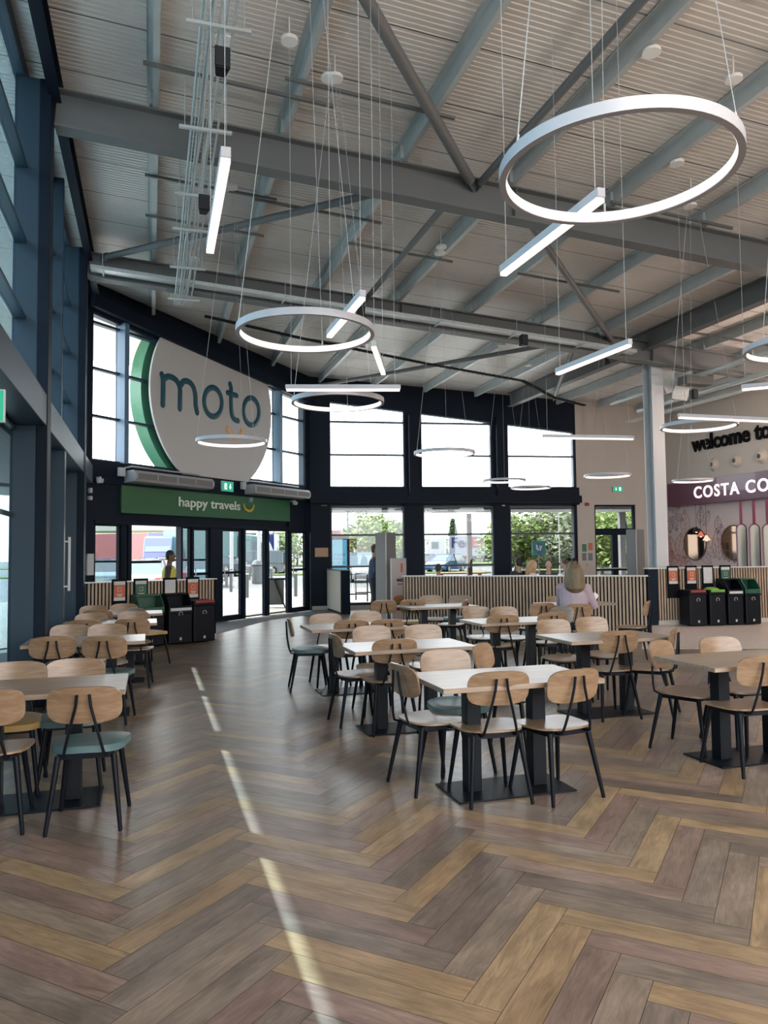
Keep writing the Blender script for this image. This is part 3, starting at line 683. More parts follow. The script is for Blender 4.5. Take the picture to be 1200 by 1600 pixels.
CM, CL = 'dining chairs in the middle of the hall', 'dining chairs along the left glass wall'
for a in (
    (782, 1052, -13, 'wood', 'wooden chair seen from behind at the front middle table, left of its near pair', CM),
    (902, 1048, -27, 'wood', 'slightly turned wooden chair at the front middle table, right of its near pair', CM),
    (622, 1040, 64, 'wood', 'wooden chair standing sideways at the left end of the front middle table', CM),
    (693, 1017, 163, 'teal', 'chair with teal cushioned seat on the far side of the front middle table', CM),
    (748, 1008, 118, 'wood', 'wooden chair standing askew beyond the front middle table, beside the teal-seated one', CM),
    (618, 1000, -15, 'wood', 'wooden chair seen from behind at the near side of the second middle table', CM),
    (519, 992, 70, 'wood', 'wooden chair standing sideways at the left end of the second middle table', CM),
    (450, 967, 80, 'teal', 'lone teal-seated chair facing right at the end of the table by the entrance mat', CM),
    (579, 979, 163, 'wood', 'wooden chair on the far side of the second middle table, left of its pair', CM),
    (659, 977, 163, 'wood', 'wooden chair on the far side of the second middle table, right of its pair', CM),
    (550, 970, -13, 'wood', 'wooden chair near side of the table by the entrance mat, left of its pair', CM),
    (606, 969, -18, 'wood', 'wooden chair near side of the table by the entrance mat, right of its pair', CM),
    (508, 960, 163, 'wood', 'wooden chair beyond the table by the entrance mat, left of its pair', CM),
    (571, 956, 163, 'wood', 'wooden chair beyond the table by the entrance mat, right of its pair', CM),
    (600, 939, -8, 'wood', 'wooden chair seen from behind in front of the tall grey screen', CM),
    (645, 938, -6, 'mustard', 'chair with mustard yellow seat at the near side of the small far table', CM),
    (673, 931, 170, 'wood', 'wooden chair behind the small far table, against the left end of the slats', CM),
    (720, 931, 200, 'teal', 'teal-seated chair at the far right corner of the small far table', CM),
    (729, 938, -75, 'wood', 'wooden chair turned to the left at the right end of the small far table', CM),
    (787, 962, -12, 'wood', 'wooden chair from behind at the table before the slats, left of its near pair', CM),
    (743, 949, 165, 'wood', 'wooden chair beyond the table before the slats, left of its pair', CM),
    (785, 949, 163, 'wood', 'wooden chair beyond the table before the slats, right of its pair', CM),
    (865, 958, -18, 'wood', 'wooden chair from behind at the table before the slats, right of its near pair', CM),
    (862, 969, 163, 'wood', 'wooden chair facing us across the table before the seated woman, left of its pair', CM),
    (921, 965, 163, 'wood', 'wooden chair facing us across the table before the seated woman, right of its pair', CM),
    (881, 949, -125, 'wood', 'pale sunlit chair twisted to the left, just below the seated woman on the left', CM),
    (849, 943, -18, 'wood', 'wooden chair left of the one the woman in pink sits on', CM),
    (905, 945, -10, 'wood', 'wooden chair the woman in pink is sitting on', CM),
    (869, 932, 165, 'wood', 'wooden chair beyond the far table, left of the seated woman', CM),
    (1014, 940, -62, 'wood', 'wooden chair turned to the left at the right end of the slatted partition', CM),
    (970, 987, -15, 'wood', 'wooden chair seen from behind at the table before the seated woman', CM),
    (1026, 1003, 135, 'wood', 'wooden chair facing right at the left end of the table cut off on the right', CM),
    (1056, 983, -62, 'wood', 'wooden chair turned left at the right end of the table before the seated woman', CM),
    (1120, 997, 165, 'wood', 'wooden chair on the far side of the table cut off by the right edge', CM),
    (1196, 1027, -15, 'wood', 'wooden chair cut off by the right edge, near side of the last table', CM),
    (131, 1076, -12, 'teal', 'large teal-seated chair seen from behind at the front left table', CL),
    (-24, 1081, -18, 'wood', 'wooden chair mostly cut off by the left edge of the photo', CL),
    (27, 1036, 163, 'mustard', 'mustard-seated chair on the far side of the front left table, at the left edge', CL),
    (119, 1031, 163, 'teal', 'chair on the far side of the front left table, behind the large teal-seated one', CL),
    (82, 996, -20, 'wood', 'wooden chair at the near side of the second left table, next to the glass wall', CL),
    (162, 996, -8, 'teal', 'teal-seated chair at the near side of the second left table, by the aisle', CL),
    (110, 977, 163, 'wood', 'wooden chair on the far side of the second left table, next to the glass wall', CL),
    (168, 976, 163, 'wood', 'wooden chair on the far side of the second left table, by the aisle', CL),
    (131, 970, -18, 'wood', 'wooden chair at the near side of the third left table, next to the glass wall', CL),
    (206, 968, -12, 'wood', 'wooden chair at the near side of the third left table, by the aisle', CL),
    (143, 959, 163, 'wood', 'wooden chair beyond the third left table, next to the glass wall', CL),
    (209, 956, 163, 'wood', 'wooden chair on the far side of the third left table, by the aisle', CL),
    (152, 954, -18, 'wood', 'wooden chair near side of the furthest left table, next to the glass wall', CL),
    (211, 951, 35, 'mustard', 'mustard-seated chair turned to the aisle at the furthest left table', CL),
    (147, 947, 163, 'wood', 'wooden chair beyond the furthest left table, next to the glass wall', CL),
    (194, 944, 163, 'wood', 'wooden chair beyond the furthest left table, before the green bin', CL),
): chair(*a)

# ================================================================ LIGHTS
def canopy_disc(par, x, y, z, r=.085):
    m = MB(); m.lathe([(r, z - .035), (r, z), (r * .4, z + .01)], 20); m.tube([(0, 0, z), (0, 0, z + .26)], .008, 6); return m.build('ceiling_rose', WHITE, par, smooth=True)
def ring(x0, x1, y0, y1, label, R_=.465, px=None):
    cx = (x0 + x1) / 2; Y = R_ * 2 * F / (x1 - x0); d0 = ray(cx, y0); d1 = ray(cx, y1)
    h = (d0.z / d0.y * (Y - R_) + d1.z / d1.y * (Y + R_)) / 2 if True else 0
    dd = ray(cx, (y0 + y1) / 2); X = dd.x / dd.y * Y; z = 1.6 + h
    for _ in range(12):
        ps = [project((X + R_ * math.cos(R(a)), Y + R_ * math.sin(R(a)), z)) for a in range(0, 360, 6)]
        ax0, ax1 = min(p[0] for p in ps), max(p[0] for p in ps); ay = (min(p[1] for p in ps) + max(p[1] for p in ps)) / 2
        X += (cx - (ax0 + ax1) / 2) * Y / F; k_ = (ax1 - ax0) / (x1 - x0); X *= k_; z = 1.6 + (z - 1.6) * k_; Y *= k_; z += (ay - (y0 + y1) / 2) * Y / F
    o = thing('ring_pendant', label, 'pendant light', (X, Y, z), 0, 'ring lights over the tables')
    n = 72; hh = .024; wd = .014
    m = MB(); vs = []; fs = []
    prof = [(R_ - wd, -hh), (R_ - wd, hh), (R_ + wd, hh), (R_ + wd, -hh)]
    for j in range(n):
        a = 2 * math.pi * j / n
        for r, zz in prof: vs.append((r * math.cos(a), r * math.sin(a), zz))
    for j in range(n):
        q = (j + 1) % n
        for i in range(4): fs.append((j * 4 + i, j * 4 + (i + 1) % 4, q * 4 + (i + 1) % 4, q * 4 + i))
    m.add(vs, fs); m.build('ring_housing', RINGW, o, smooth=True)
    m = MB(); vs = []; fs = []; prof = [(R_ - wd - .003, hh - .004), (R_ - wd - .003, -hh + .004), (R_ - wd + .004, -hh + .004), (R_ - wd + .004, hh - .004)]
    for j in range(n):
        a = 2 * math.pi * j / n
        for r, zz in prof: vs.append((r * math.cos(a), r * math.sin(a), zz))
    for j in range(n):
        q = (j + 1) % n
        for i in range(4): fs.append((j * 4 + i, j * 4 + (i + 1) % 4, q * 4 + (i + 1) % 4, q * 4 + i))
    m.add(vs, fs); m.build('led_strip', LEDM, o, smooth=True)
    p = Vector((X, Y, 0)); u = p.dot(E1); zc = deckz(u) - .23 - z
    canopy_disc(o, 0, 0, zc)
    for j, a in enumerate((200, 80, -40)):
        m = MB(); m.tube([(R_ * math.cos(R(a)), R_ * math.sin(R(a)), hh), (.05 * math.cos(R(a)), .05 * math.sin(R(a)), zc - .03)], .0016 if j else .0026, 6)
        m.tube([(R_ * math.cos(R(a)), R_ * math.sin(R(a)), hh), (R_ * .985 * math.cos(R(a)), R_ * .985 * math.sin(R(a)), hh + .04)], .005, 8); m.build('suspension_wire', WIRE, o)
    return o
ring(785, 1160, 158, 345, 'nearest and largest looking ring light, upper right of the photo')
ring(371, 582, 480, 552, 'ring light hanging left of centre before the cable tray beam')
ring(457, 598, 610, 643, 'ring light under the horizontal bar light in the middle')
ring(307, 416, 681, 698, 'ring light in front of the huge white disc')
ring(648, 741, 701, 714, 'ring light between the first and second tall windows')
ring(755, 821, 746, 756, 'far ring light before the pier between the second and third windows')
ring(799, 860, 757, 767, 'far ring light at the sill of the third tall window')
ring(1033, 1153, 652, 678, 'ring light just right of the white pillar')
ring(913, 986, 738, 748, 'ring light before the beige wall, over the exit sign')
ring(1050, 1115, 746, 756, 'ring light before the coffee shop fascia')
ring(1163, 1361, 520, 560, 'ring light cut off by the right edge')
def barlight(a, b, label, z=3.2, zb=None):
    p = at(a[0], a[1], z=z); q = at(b[0], b[1], z=z if zb is None else zb); c = (p + q) / 2; L = (q - p).length; ang = math.atan2(q.y - p.y, q.x - p.x)
    o = thing('bar_pendant', label, 'pendant light', tuple(c), ang, 'straight bar lights over the tables')
    m = MB(); m.box(-L / 2, L / 2, -.02, .02, -.012, .03); m.build('bar_housing', RINGW, o, bevel=.002)
    m = MB(); m.box(-L / 2 + .01, L / 2 - .01, -.019, .019, -.032, -.012); m.build('led_strip', LEDM, o)
    for s in (-1, 1):
        pt = c + (q - p) * .45 * s; u = pt.dot(E1); zc = deckz(u) - .22 - c.z
        m = MB(); m.tube([(s * .45 * L, 0, .03), (s * .45 * L, 0, zc + .2)], .0018, 6); m.build('suspension_wire', WIRE, o)
        if s < 0: d = canopy_disc(o, 0, 0, zc); d.location = (s * .45 * L, 0, 0)
    return o
barlight((353, 240), (328, 388), 'glowing bar light hanging steeply at the upper left by the wire tray')
barlight((940, 303), (785, 424), 'bar light crossing below the nearest ring light')
barlight((567, 460), (514, 522), 'bar light hanging behind the ring left of centre')
barlight((985, 535), (870, 581), 'bar light left of the top of the white pillar')
barlight((584, 538), (599, 581), 'short steep bar light at the centre of the ceiling')
barlight((446, 606), (626, 606), 'horizontal bar light just above a ring in the middle')
barlight((848, 682), (990, 684), 'bar light before the beige wall by the third window')
barlight((1060, 650), (1262, 659), 'long bar light over the ring right of the pillar')
barlight((1158, 606), (1290, 594), 'bar light cut off by the right edge beside the cable tray')

# unseen bar lights added behind the camera to brighten the hall
for i, (u, v) in enumerate(((1.5, 1.2), (5.5, 1.2), (9.5, 1.2), (1.5, -2.2), (5.5, -2.2), (9.5, -2.2), (13.0, -.5))):
    z = 3.9; p = B(u, v, z); o = thing('bar_pendant', 'unseen bar light added behind the camera to brighten the hall', 'pendant light', tuple(p), A, 'added bar lights behind the camera')
    MB().box(-.6, .6, -.03, .03, -.01, .03).build('bar_housing', RINGW, o); MB().box(-.58, .58, -.025, .025, -.03, -.01).build('led_strip', LEDM, o)
    for s_ in (-1, 1): MB().tube([(s_ * .5, 0, .03), (s_ * .5, 0, deckz(u) - z)], .002, 6).build('suspension_wire', WIRE, o)
    l = bpy.data.lights.new('added_fill_light', 'AREA'); l.shape = 'RECTANGLE'; l.size = 1.16; l.size_y = .06; l.energy = 14; l.color = (1.0, .90, .80)
    ob = bpy.data.objects.new('lamp_light', l); COL.objects.link(ob); ob.location = tuple(p + Vector((0, 0, -.04))); ob.rotation_euler = (0, 0, A)
    l2 = l.copy(); l2.energy = 62; ob = bpy.data.objects.new('lamp_light', l2); COL.objects.link(ob); ob.location = tuple(p + Vector((0, 0, .05))); ob.rotation_euler = (math.pi, 0, A)  # stronger upward copy, added to brighten the ceiling

# ================================================================ CABLE TRAYS, UNISTRUTS, SPEAKERS
m = MB(); z = 6.22
for i, du in enumerate((-.12, -.06, 0, .06, .12)): m.tube([B(.55 + du, 2.3, z), B(.55 + du, 14.5, z)], .006, 6)
for du, dz in ((-.14, .03), (-.14, .06), (.14, .03), (.14, .06)): m.tube([B(.55 + du, 2.3, z + dz), B(.55 + du, 14.5, z + dz)], .004, 6)
m.tube([B(.47, 2.3, z + .02), B(.47, 14.5, z + .02)], .014, 8); m.tube([B(.40, 2.3, z + .03), B(.40, 14.5, z + .03)], .012, 8)
v = 2.3
while v < 14.5:
    m.tube([B(.41, v, z + .06), B(.41, v, z), B(.69, v, z), B(.69, v, z + .06)], .003, 5); v += .1
t = thing('wire_basket_tray', 'wire basket cable tray with white cables running away at the upper left', 'cable tray', (0, 0, 0))
m.build('wire_basket', GALV, t)
for i, du in enumerate((-.05, .02, .05)):
    m = MB(); rr = random.Random(i); m.tube([B(.55 + du + rr.uniform(-.02, .02), 2.3 + k_ * .6, z + .012) for k_ in range(21)], .013, 6); m.build('cable', mat('white_cable', (.7, .7, .7), .5), t, smooth=True)
for i, v in enumerate((4.9, 6.6, 8.3, 9.9, 11.0, 12.5, 14.1)):
    m = MB(); m.bar(B(.27, v, z - .015), B(.83, v, z - .015), .04, .03); m.tube([B(.33, v, z), B(.33, v, 6.75)], .005, 6); m.tube([B(.77, v, z), B(.77, v, 6.75)], .005, 6); m.build('tray_hanger', GALV, t)
# perforated tray along the second roof beam
m = MB(); za = 6.42
ua, ub = -1.0, 9.7
PERF = mat('perforated_tray', (.62, .66, .68), .35, .6, var=.5, scale=30, stretch=(1, 8, 1))
t = thing('perforated_cable_tray', 'perforated metal cable tray along the roof beam nearest the entrance', 'cable tray', (0, 0, 0))
m = MB(); a = B(ua, 13.72, deckz(ua) - .60); b = B(ub, 13.72, deckz(ub) - .60); m.bar(a, b, .22, .006); 
m.bar(a + E2 * -.11 + Vector((0, 0, .03)), b + E2 * -.11 + Vector((0, 0, .03)), .004, .06); m.bar(a + E2 * .11 + Vector((0, 0, .03)), b + E2 * .11 + Vector((0, 0, .03)), .004, .06); m.build('tray_base', PERF, t)
for u in (-.8, .7, 2.3, 3.8, 5.3, 6.9, 8.4, 9.4):
    m = MB(); zz = deckz(u) - .62; m.bar(B(u, 13.5, zz), B(u, 13.92, zz), .03, .02); m.tube([B(u, 13.54, zz), B(u, 13.54, deckz(u) - .2)], .005, 6); m.build('tray_hanger', GALV, t)
m = MB(); pts = [B(1.0, 15.3, deckz(1) - .62), B(3, 15.6, deckz(3) - .7), B(6, 16.2, deckz(6) - .7), B(8.6, 16.6, deckz(8.6) - .68), B(9.6, 16.9, deckz(9) - .95), B(10.6, 17.1, deckz(10) - 1.0)]
for p0, p1 in zip(pts[:-1], pts[1:]): pass
m.tube(pts, .022, 8); m.tube([p + E2 * .06 for p in pts], .012, 6); m.tube([p - E2 * .06 for p in pts], .006, 6); m.tube([p + E2 * .1 for p in pts], .006, 6)
d = 0
for p0, p1 in zip(pts[:-1], pts[1:]):
    n = int((p1 - p0).length / .12)
    for i in range(n):
        c = p0.lerp(p1, i / n); m.tube([c - E2 * .07 + Vector((0, 0, .03)), c - E2 * .07 - Vector((0, 0, .02)), c + E2 * .1 - Vector((0, 0, .02)), c + E2 * .1 + Vector((0, 0, .03))], .003, 4)
tag(m.build('cable_bundle', BLACKP), 'dark cable bundle on a wire tray sagging towards the white pillar', 'cable')
for i, (u, v) in enumerate(((3.2, 15.6), (4.9, 15.95), (6.6, 16.3), (8.2, 16.5))):
    pass
def channel(u0, u1, v, dz, label):
    m = MB(); a = B(u0, v, deckz(u0) - dz); b = B(u1, v, deckz(u1) - dz); m.bar(a, b, .035, .035)
    n = int((u1 - u0) / .05)
    tag(m.build('strut_channel', mat('dark_channel', (.16, .17, .17), .4, .4)), label, 'channel', 'steel channels under the purlins')
for i, c in enumerate(((-.1, 1.95, 8.2), (1.35, 3.3, 7.9), (-.1, 1.7, 10.7), (-.1, 1.7, 12.0), (1.4, 3.3, 10.8), (3.0, 4.8, 11.7), (6.0, 8.0, 8.9), (6.0, 8.0, 11.7), (10.5, 13.0, 13.0), (10.6, 13.2, 15.5), (4.5, 6.3, 15.0), (2.8, 4.8, 17.2))):
    lab = ['crossing the wire basket tray before the big beam', 'holding a white ceiling rose before the big beam', 'crossing the wire basket tray just past the big beam', 'crossing the wire basket tray, second past the big beam', 'past the big beam left of centre', 'past the big beam holding a small ceiling rose', 'below the nearest ring light', 'crossing the brace that ends on the white pillar', 'right of the white pillar, nearer one', 'right of the white pillar, further one', 'over the cable tray beam in the middle', 'beyond the cable tray beam left of centre'][i]
    channel(c[0], c[1], c[2], .225, 'thin dark steel channel ' + lab)
def speaker(px, py, z, label):
    p = at(px, py, z=z); o = thing('ceiling_speaker', label, 'speaker', tuple(p), R(20))
    m = MB(); m.slab([(-.07, -.08), (.07, -.08), (.045, .07), (-.045, .07)], -.1, .1); m.build('cabinet', BLACKP, o, bevel=.01)
    m = MB(); m.box(-.06, .06, -.088, -.081, -.085, .085); m.build('grille', mat('speaker_grille', (.02, .02, .022), .8), o)
    m = MB(); m.bar((0, 0, .13), (0, 0, .3), .03, .01); m.build('bracket', BLACK, o)
speaker(346, 97, 6.0, 'black speaker under the wire tray, nearest one'); speaker(318, 320, 5.95, 'black speaker under the wire tray, second one')
speaker(563, 488, 6.0, 'black speaker below the cable tray beam at the centre'); speaker(817, 532, 5.55, 'black speaker below the cable tray beam right of centre'); speaker(1083, 616, 5.0, 'black speaker right of the white pillar')
def rose(px, py, u, label, r=.09):
    d = ray(px, py)
    # intersection with the plane under the purlins
    t = (7.0 - .23 - CAM.z) / (d.z + .07 * d.dot(E1)); p = CAM + d * t
    m = MB(); m.lathe([(r, -.03), (r, 0), (r * .5, .012)], 22)
    o = m.build('ceiling_rose', WHITE, None, smooth=True, loc=tuple(p)); tag(o, label, 'ceiling rose')
rose(515, 120, 0, 'white ceiling rose with thin wires above the big roof beam'); rose(349, 60, 0, 'white ceiling rose on the wire basket tray'); rose(1018, 79, 0, 'white ceiling rose above the nearest ring light')
rose(1078, 320, 0, 'white ceiling rose just under the nearest ring light'); rose(687, 394, 0, 'white ceiling rose past the big beam, right of centre'); rose(304, 404, 0, 'white ceiling rose at the far end of the wire tray')
rose(350, 292, 0, 'white ceiling rose behind the steep bar light')

# right-hand services: tray, ducts
t = thing('white_cable_tray', 'white perforated tray sloping down beside the white pillar', 'cable tray')
m = MB(); a = at(1030, 560, Y=17.2); b = at(1052, 612, Y=17.0); m.bar(a, b, .3, .01, up=(0, 1, .2)); c = at(1075, 616, Y=17.0); m.bar(b, c, .3, .05, up=(0, 1, .2)); m.build('tray_base', mat('pale_tray', (.7, .7, .68), .5, var=.3, scale=25), t)
for i, (u, z, r_, lab) in enumerate(((11.3, 5.35, .05, 'silver pipe under the roof right of the pillar, upper one'), (12.1, 5.2, .06, 'silver pipe under the roof right of the pillar, lower one'), (12.8, 5.2, .04, 'thin pipe near the coffee shop wall'))):
    m = MB(); m.tube([B(u, 2, z), B(u, 17.0, z)], r_, 10)
    tag(m.build('service_pipe', GALV, smooth=True), lab, 'pipe')
m = MB()
for du in (0, .08, .16, .24): m.tube([B(11.9 + du, 11, 4.95), B(11.9 + du, 17.3, 4.95)], .005, 5)
v = 11
while v < 17.3: m.tube([B(11.9, v, 5.0), B(11.9, v, 4.945), B(12.14, v, 4.945), B(12.14, v, 5.0)], .004, 4); v += .12
tag(m.build('wire_basket_tray', GALV), 'wire basket tray under the roof right of the white pillar', 'cable tray')
m = MB(); p = at(1090, 596, Y=16.5); m.box(-.4, .3, -.15, .15, -.09, .09, Matrix.Translation(p) @ TB.to_3x3().to_4x4())
tag(m.build('service_duct', mat('dull_silver_duct', (.10, .10, .095), .5, .2), bevel=.01), 'dull silver duct box hanging right of the white pillar', 'duct')
# ================================================================ SLATTED PARTITIONS
CAPW = mat('partition_cap', (.62, .60, .57), .35); BACKB = mat('partition_black', (.005, .005, .007), .8, spec=.1)
def partition(p0, p1, h, label, thick=.16, pitch=.062, skirt=.1, slats=(0, 1), endpanel=0):
    d = Vector((p1.x - p0.x, p1.y - p0.y, 0)); L = d.length; d.normalize(); n = Vector((d.y, -d.x, 0))     # n faces the camera
    T = Matrix(((d.x, -n.x, 0, p0.x), (d.y, -n.y, 0, p0.y), (0, 0, 1, 0), (0, 0, 0, 1)))
    o = thing('slatted_partition', label, 'partition', (p0.x, p0.y, 0), math.atan2(d.y, d.x))
    m = MB(); m.box(0, L, 0, thick, 0, h - .02); m.build('core_panel', BACKB, o)
    m = MB(); m.box(-.01, L + .01, -.035, thick + .02, h - .02, h); m.build('cap', CAPW, o)
    m = MB(); x = endpanel + .02
    while x + .036 < L: m.box(x, x + .036, -.022, 0, skirt, h - .02); x += pitch
    m.build('slats', SLAT, o)
    m = MB(); m.box(0, L, -.012, 0, 0, skirt); m.build('skirting', mat('pale_skirting', (.45, .43, .40), .5), o)
    if endpanel:
        m = MB(); m.box(0, endpanel, -.024, 0, 0, h - .02); m.build('end_panel', NAVY, o)
    return o, T, L
# left one with the recycling bins
pL0 = at(120, 1008, Y=13.15); pL1 = at(337.5, 998, z=0); pL0.z = 0
pL0 = B(-1.1, 13.95)  if False else Vector((-5.27 + .12, 13.3, 0))
PL, TL, LL = partition(pL0, pL1, 1.15, 'oak slatted low wall behind the recycling bins beside the entrance doors')
# middle one
PM, TM, LM = partition(Vector((.36, 15.35, 0)), Vector((4.72, 13.85, 0)), 1.14, 'long oak slatted low wall across the middle, behind the seated woman')
m = MB(); m.box(LM, LM + .05, -.03, .18, 0, 1.12); m.build('end_post', BLACK, PM)
# right one
pR0 = at(1015, 977.3, z=0); pR1 = Vector((10.8, 17.2, 0))
PR, TR, LR = partition(pR0, pR1, 1.21, 'oak slatted low wall behind the bins below the coffee shop', endpanel=.2)

# ================================================================ BINS
def bin_(T, x, depth_off, w_, label, lid, loc_h=.78, hood='flap', rz=0.0):
    p = T @ Vector((x, -depth_off, 0)); ang = math.atan2(T[1][0], T[0][0])
    o = thing('recycling_bin', label, 'bin', tuple(p), ang, 'recycling bins against the slatted walls')
    m = MB(); m.slab([(-w_ / 2, -.22), (w_ / 2, -.22), (w_ / 2, .2), (-w_ / 2, .2)], .02, loc_h); m.build('body', BLACKP, o, bevel=.02)
    m = MB(); m.box(-w_ / 2 - .008, w_ / 2 + .008, -.228, .2, loc_h, loc_h + .04); m.build('rim', BLACKP, o, bevel=.006)
    if hood == 'hood':
        m = MB(); hw = w_ / 2 - .0; m.cur = 0
        for s in (-1, 1): m.add([(s * hw, -.22, loc_h + .04), (s * hw, .2, loc_h + .04), (s * hw, .2, loc_h + .34), (s * hw, -.05, loc_h + .34), (s * hw, -.22, loc_h + .16), (s * (hw - .02), -.22, loc_h + .04), (s * (hw - .02), .2, loc_h + .04), (s * (hw - .02), .2, loc_h + .34), (s * (hw - .02), -.05, loc_h + .34), (s * (hw - .02), -.22, loc_h + .16)],
                                [(0, 1, 2, 3, 4), (9, 8, 7, 6, 5), (0, 5, 6, 1), (1, 6, 7, 2), (2, 7, 8, 3), (3, 8, 9, 4), (4, 9, 5, 0)])
        m.box(-hw, hw, -.06, .2, loc_h + .32, loc_h + .35); m.box(-hw, hw, .18, .2, loc_h + .04, loc_h + .34); m.box(-hw, hw, -.225, -.2, loc_h + .04, loc_h + .13)
        m.build('hood', lid, o, bevel=.006)
    else:
        m = MB(); m.box(-w_ / 2, w_ / 2, -.21, .2, loc_h + .04, loc_h + .09); m.build('lid', BLACKP, o, bevel=.012)
        if hood == 'dome':
            m = MB(); m.ell((0, 0, loc_h + .09), (w_ * .42, .16, .05), 16, 8); m.build('dome', lid, o, smooth=True)
    m = MB(); m.box(-w_ / 2 + .03, w_ / 2 - .02, -.236, -.225, loc_h + .045, loc_h + .095)
    q = m.build('label_strip', lid if hood != 'hoodw' else WHITE, o)
    m = MB(); pts = [(.035 * math.cos(R(a)), -.226, .55 + .035 * math.sin(R(a))) for a in range(-40, 260, 25)]; m.tube(pts, .005, 6); m.build('recycling_mark', mat('mark_grey', (.5, .5, .5), .5), o)
    m = MB(); m.box(-.02, .02, -.226, -.22, .08, .13); m.build('lock_plate', mat('lock_grey', (.45, .45, .43), .4), o, bevel=.004)
    return o
GREENB = mat('dark_green_plastic', (.012, .085, .05), .35); REDB = mat('red_label', (.26, .02, .025), .4); LIME = mat('lime_lid', (.13, .33, .04), .4); WLB = mat('white_label', (.5, .52, .54), .5)
def pxx(T, px, py=940):      # along a partition
    dW = Wall((T[0][3], T[1][3]), (T[0][0], T[1][0]), (T[0][1], T[1][1])); return dW.w(px, py, off=-.3)
bin_(TL, pxx(TL, 232), .24, .46, 'recycling bin with dark green hood, left of three by the doors', GREENB, .56, 'hood')
bin_(TL, pxx(TL, 277), .24, .44, 'black bin with black hood and white label strip by the doors', BLACKP, .56, 'hood')
bin_(TL, pxx(TL, 314), .24, .42, 'black bin with red label strip nearest the glass doors', REDB, .68, 'flap')
bin_(TR, pxx(TR, 1082), .3, .38, 'black bin with red label strip below the coffee shop, leftmost of four', REDB, .66, 'flap')
bin_(TR, pxx(TR, 1112), .3, .36, 'black bin with lime green lid below the coffee shop', LIME, .66, 'dome')
bin_(TR, pxx(TR, 1140), .3, .35, 'black bin with black hood and white strip below the coffee shop', BLACKP, .62, 'hood')
bin_(TR, pxx(TR, 1167), .3, .35, 'bin with dark green hood below the coffee shop, rightmost of four', GREENB, .62, 'hood')
for o in [x for x in bpy.data.objects if x.name.startswith('recycling_bin') and 'white' in x.get('label', '')]:
    for c in o.children:
        if c.name.startswith('label_strip'): c.data.materials.clear(); c.data.materials.append(WLB)
        if c.name.startswith('hood'): c.data.materials.clear(); c.data.materials.append(BLACKP)
POST = mat('notice_frame', (.004, .004, .006), .7, spec=.1)
def notice(T, px, h, colr, label, title, wd=.2, z0=None):
    x = pxx(T, px, 915); z0 = h - .36
    p = T @ Vector((x, -.03, 0)); o = thing('bin_notice', label, 'notice', (p.x, p.y, z0), math.atan2(T[1][0], T[0][0]), 'notices above the bins')
    m = MB(); m.box(-wd / 2 - .03, wd / 2 + .03, -.02, .0, -.28 if z0 - .28 > 0 else 0, .4); m.build('backboard', POST, o)
    m = MB(); m.box(-wd / 2, wd / 2, -.028, -.02, .02, .36); m.build('paper', WLB, o)
    m = MB(); m.box(-wd / 2, wd / 2, -.032, -.028, .08, .30); m.build('colour_block', colr, o)
    m = MB(); m.tube([(-.03, -.035, .18), (-.03, -.035, .25), (.03, -.035, .25), (.03, -.035, .18)], .004, 5, closed=True); m.build('pictogram', mat('notice_ink', (.75, .6, .5), .6), o)
    for i, wdt in enumerate((.11, .07)):
        mm = MB(); mm.box(-wdt / 2, wdt / 2, -.034, -.03, .125 - i * .025, .135 - i * .025); mm.build('text_line', mat('notice_ink', (.75, .6, .5), .6), o)
OR = mat('notice_orange', (.42, .10, .04), .5); GN = mat('notice_green', (.02, .10, .06), .5); GYN = mat('notice_white', (.5, .5, .52), .5)
for px, c_, l_ in ((194, OR, 'orange notice leftmost on the low wall by the doors'), (228, GN, 'green notice above the green-hooded bin by the doors'), (274, GYN, 'white notice above the black-hooded bin by the doors'), (310, OR, 'orange notice above the red-striped bin by the doors')): notice(TL, px, 1.15, c_, l_, '')
for px, c_, l_ in ((1062, OR, 'orange notice leftmost below the coffee shop'), (1091, OR, 'orange notice second from left below the coffee shop'), (1117, GYN, 'white notice below the coffee shop'), (1145, GN, 'green notice rightmost below the coffee shop')): notice(TR, px, 1.21, c_, l_, '')

# ================================================================ THINGS ON THE ENTRANCE WALL
T = DW.T
AC = mat('air_curtain_shell', (.42, .42, .44), .35, .3); ACG = mat('air_curtain_grille', (.16, .15, .15), .6, var=.3, scale=60)
for px0, px1, lab in ((207, 330, 'long grey air curtain unit over the left doors'), (394, 481, 'long grey air curtain unit over the right doors')):
    wa = DW.w(px0, 750, off=-.3); wb = DW.w(px1, 760, off=-.3); o = thing('air_curtain', lab, 'air curtain', tuple(DW.P(wa, -.06, 3.1)), math.atan2(DW.d.y, DW.d.x)); L = wb - wa
    m = MB(); pr = [(-.0, 0), (-.30, .02), (-.34, .08), (-.34, .18), (-.28, .25), (0, .25)]
    m.add([(0, y, z) for y, z in pr] + [(L, y, z) for y, z in pr], [(0, 1, 2, 3, 4, 5), (11, 10, 9, 8, 7, 6)] + [(i, 6 + i, 6 + (i + 1) % 6, (i + 1) % 6) for i in range(6)])
    m.build('casing', AC, o, bevel=.006)
    for i in range(4):
        m = MB(); x0 = .04 + i * (L - .08) / 4; m.box(x0 + .02, x0 + (L - .08) / 4 - .02, -.346, -.34, .07, .19); m.build('grille', ACG, o)
    m = MB(); m.box(-.2, -.05, -.1, -.02, .12, .3); m.build('switch_box', WLB, o, bevel=.01)
    m = MB(); m.tube([(-.05, -.06, .3), (.1, -.1, .34), (L * .9, -.1, .34)], .018, 8); m.build('conduit', AC, o)
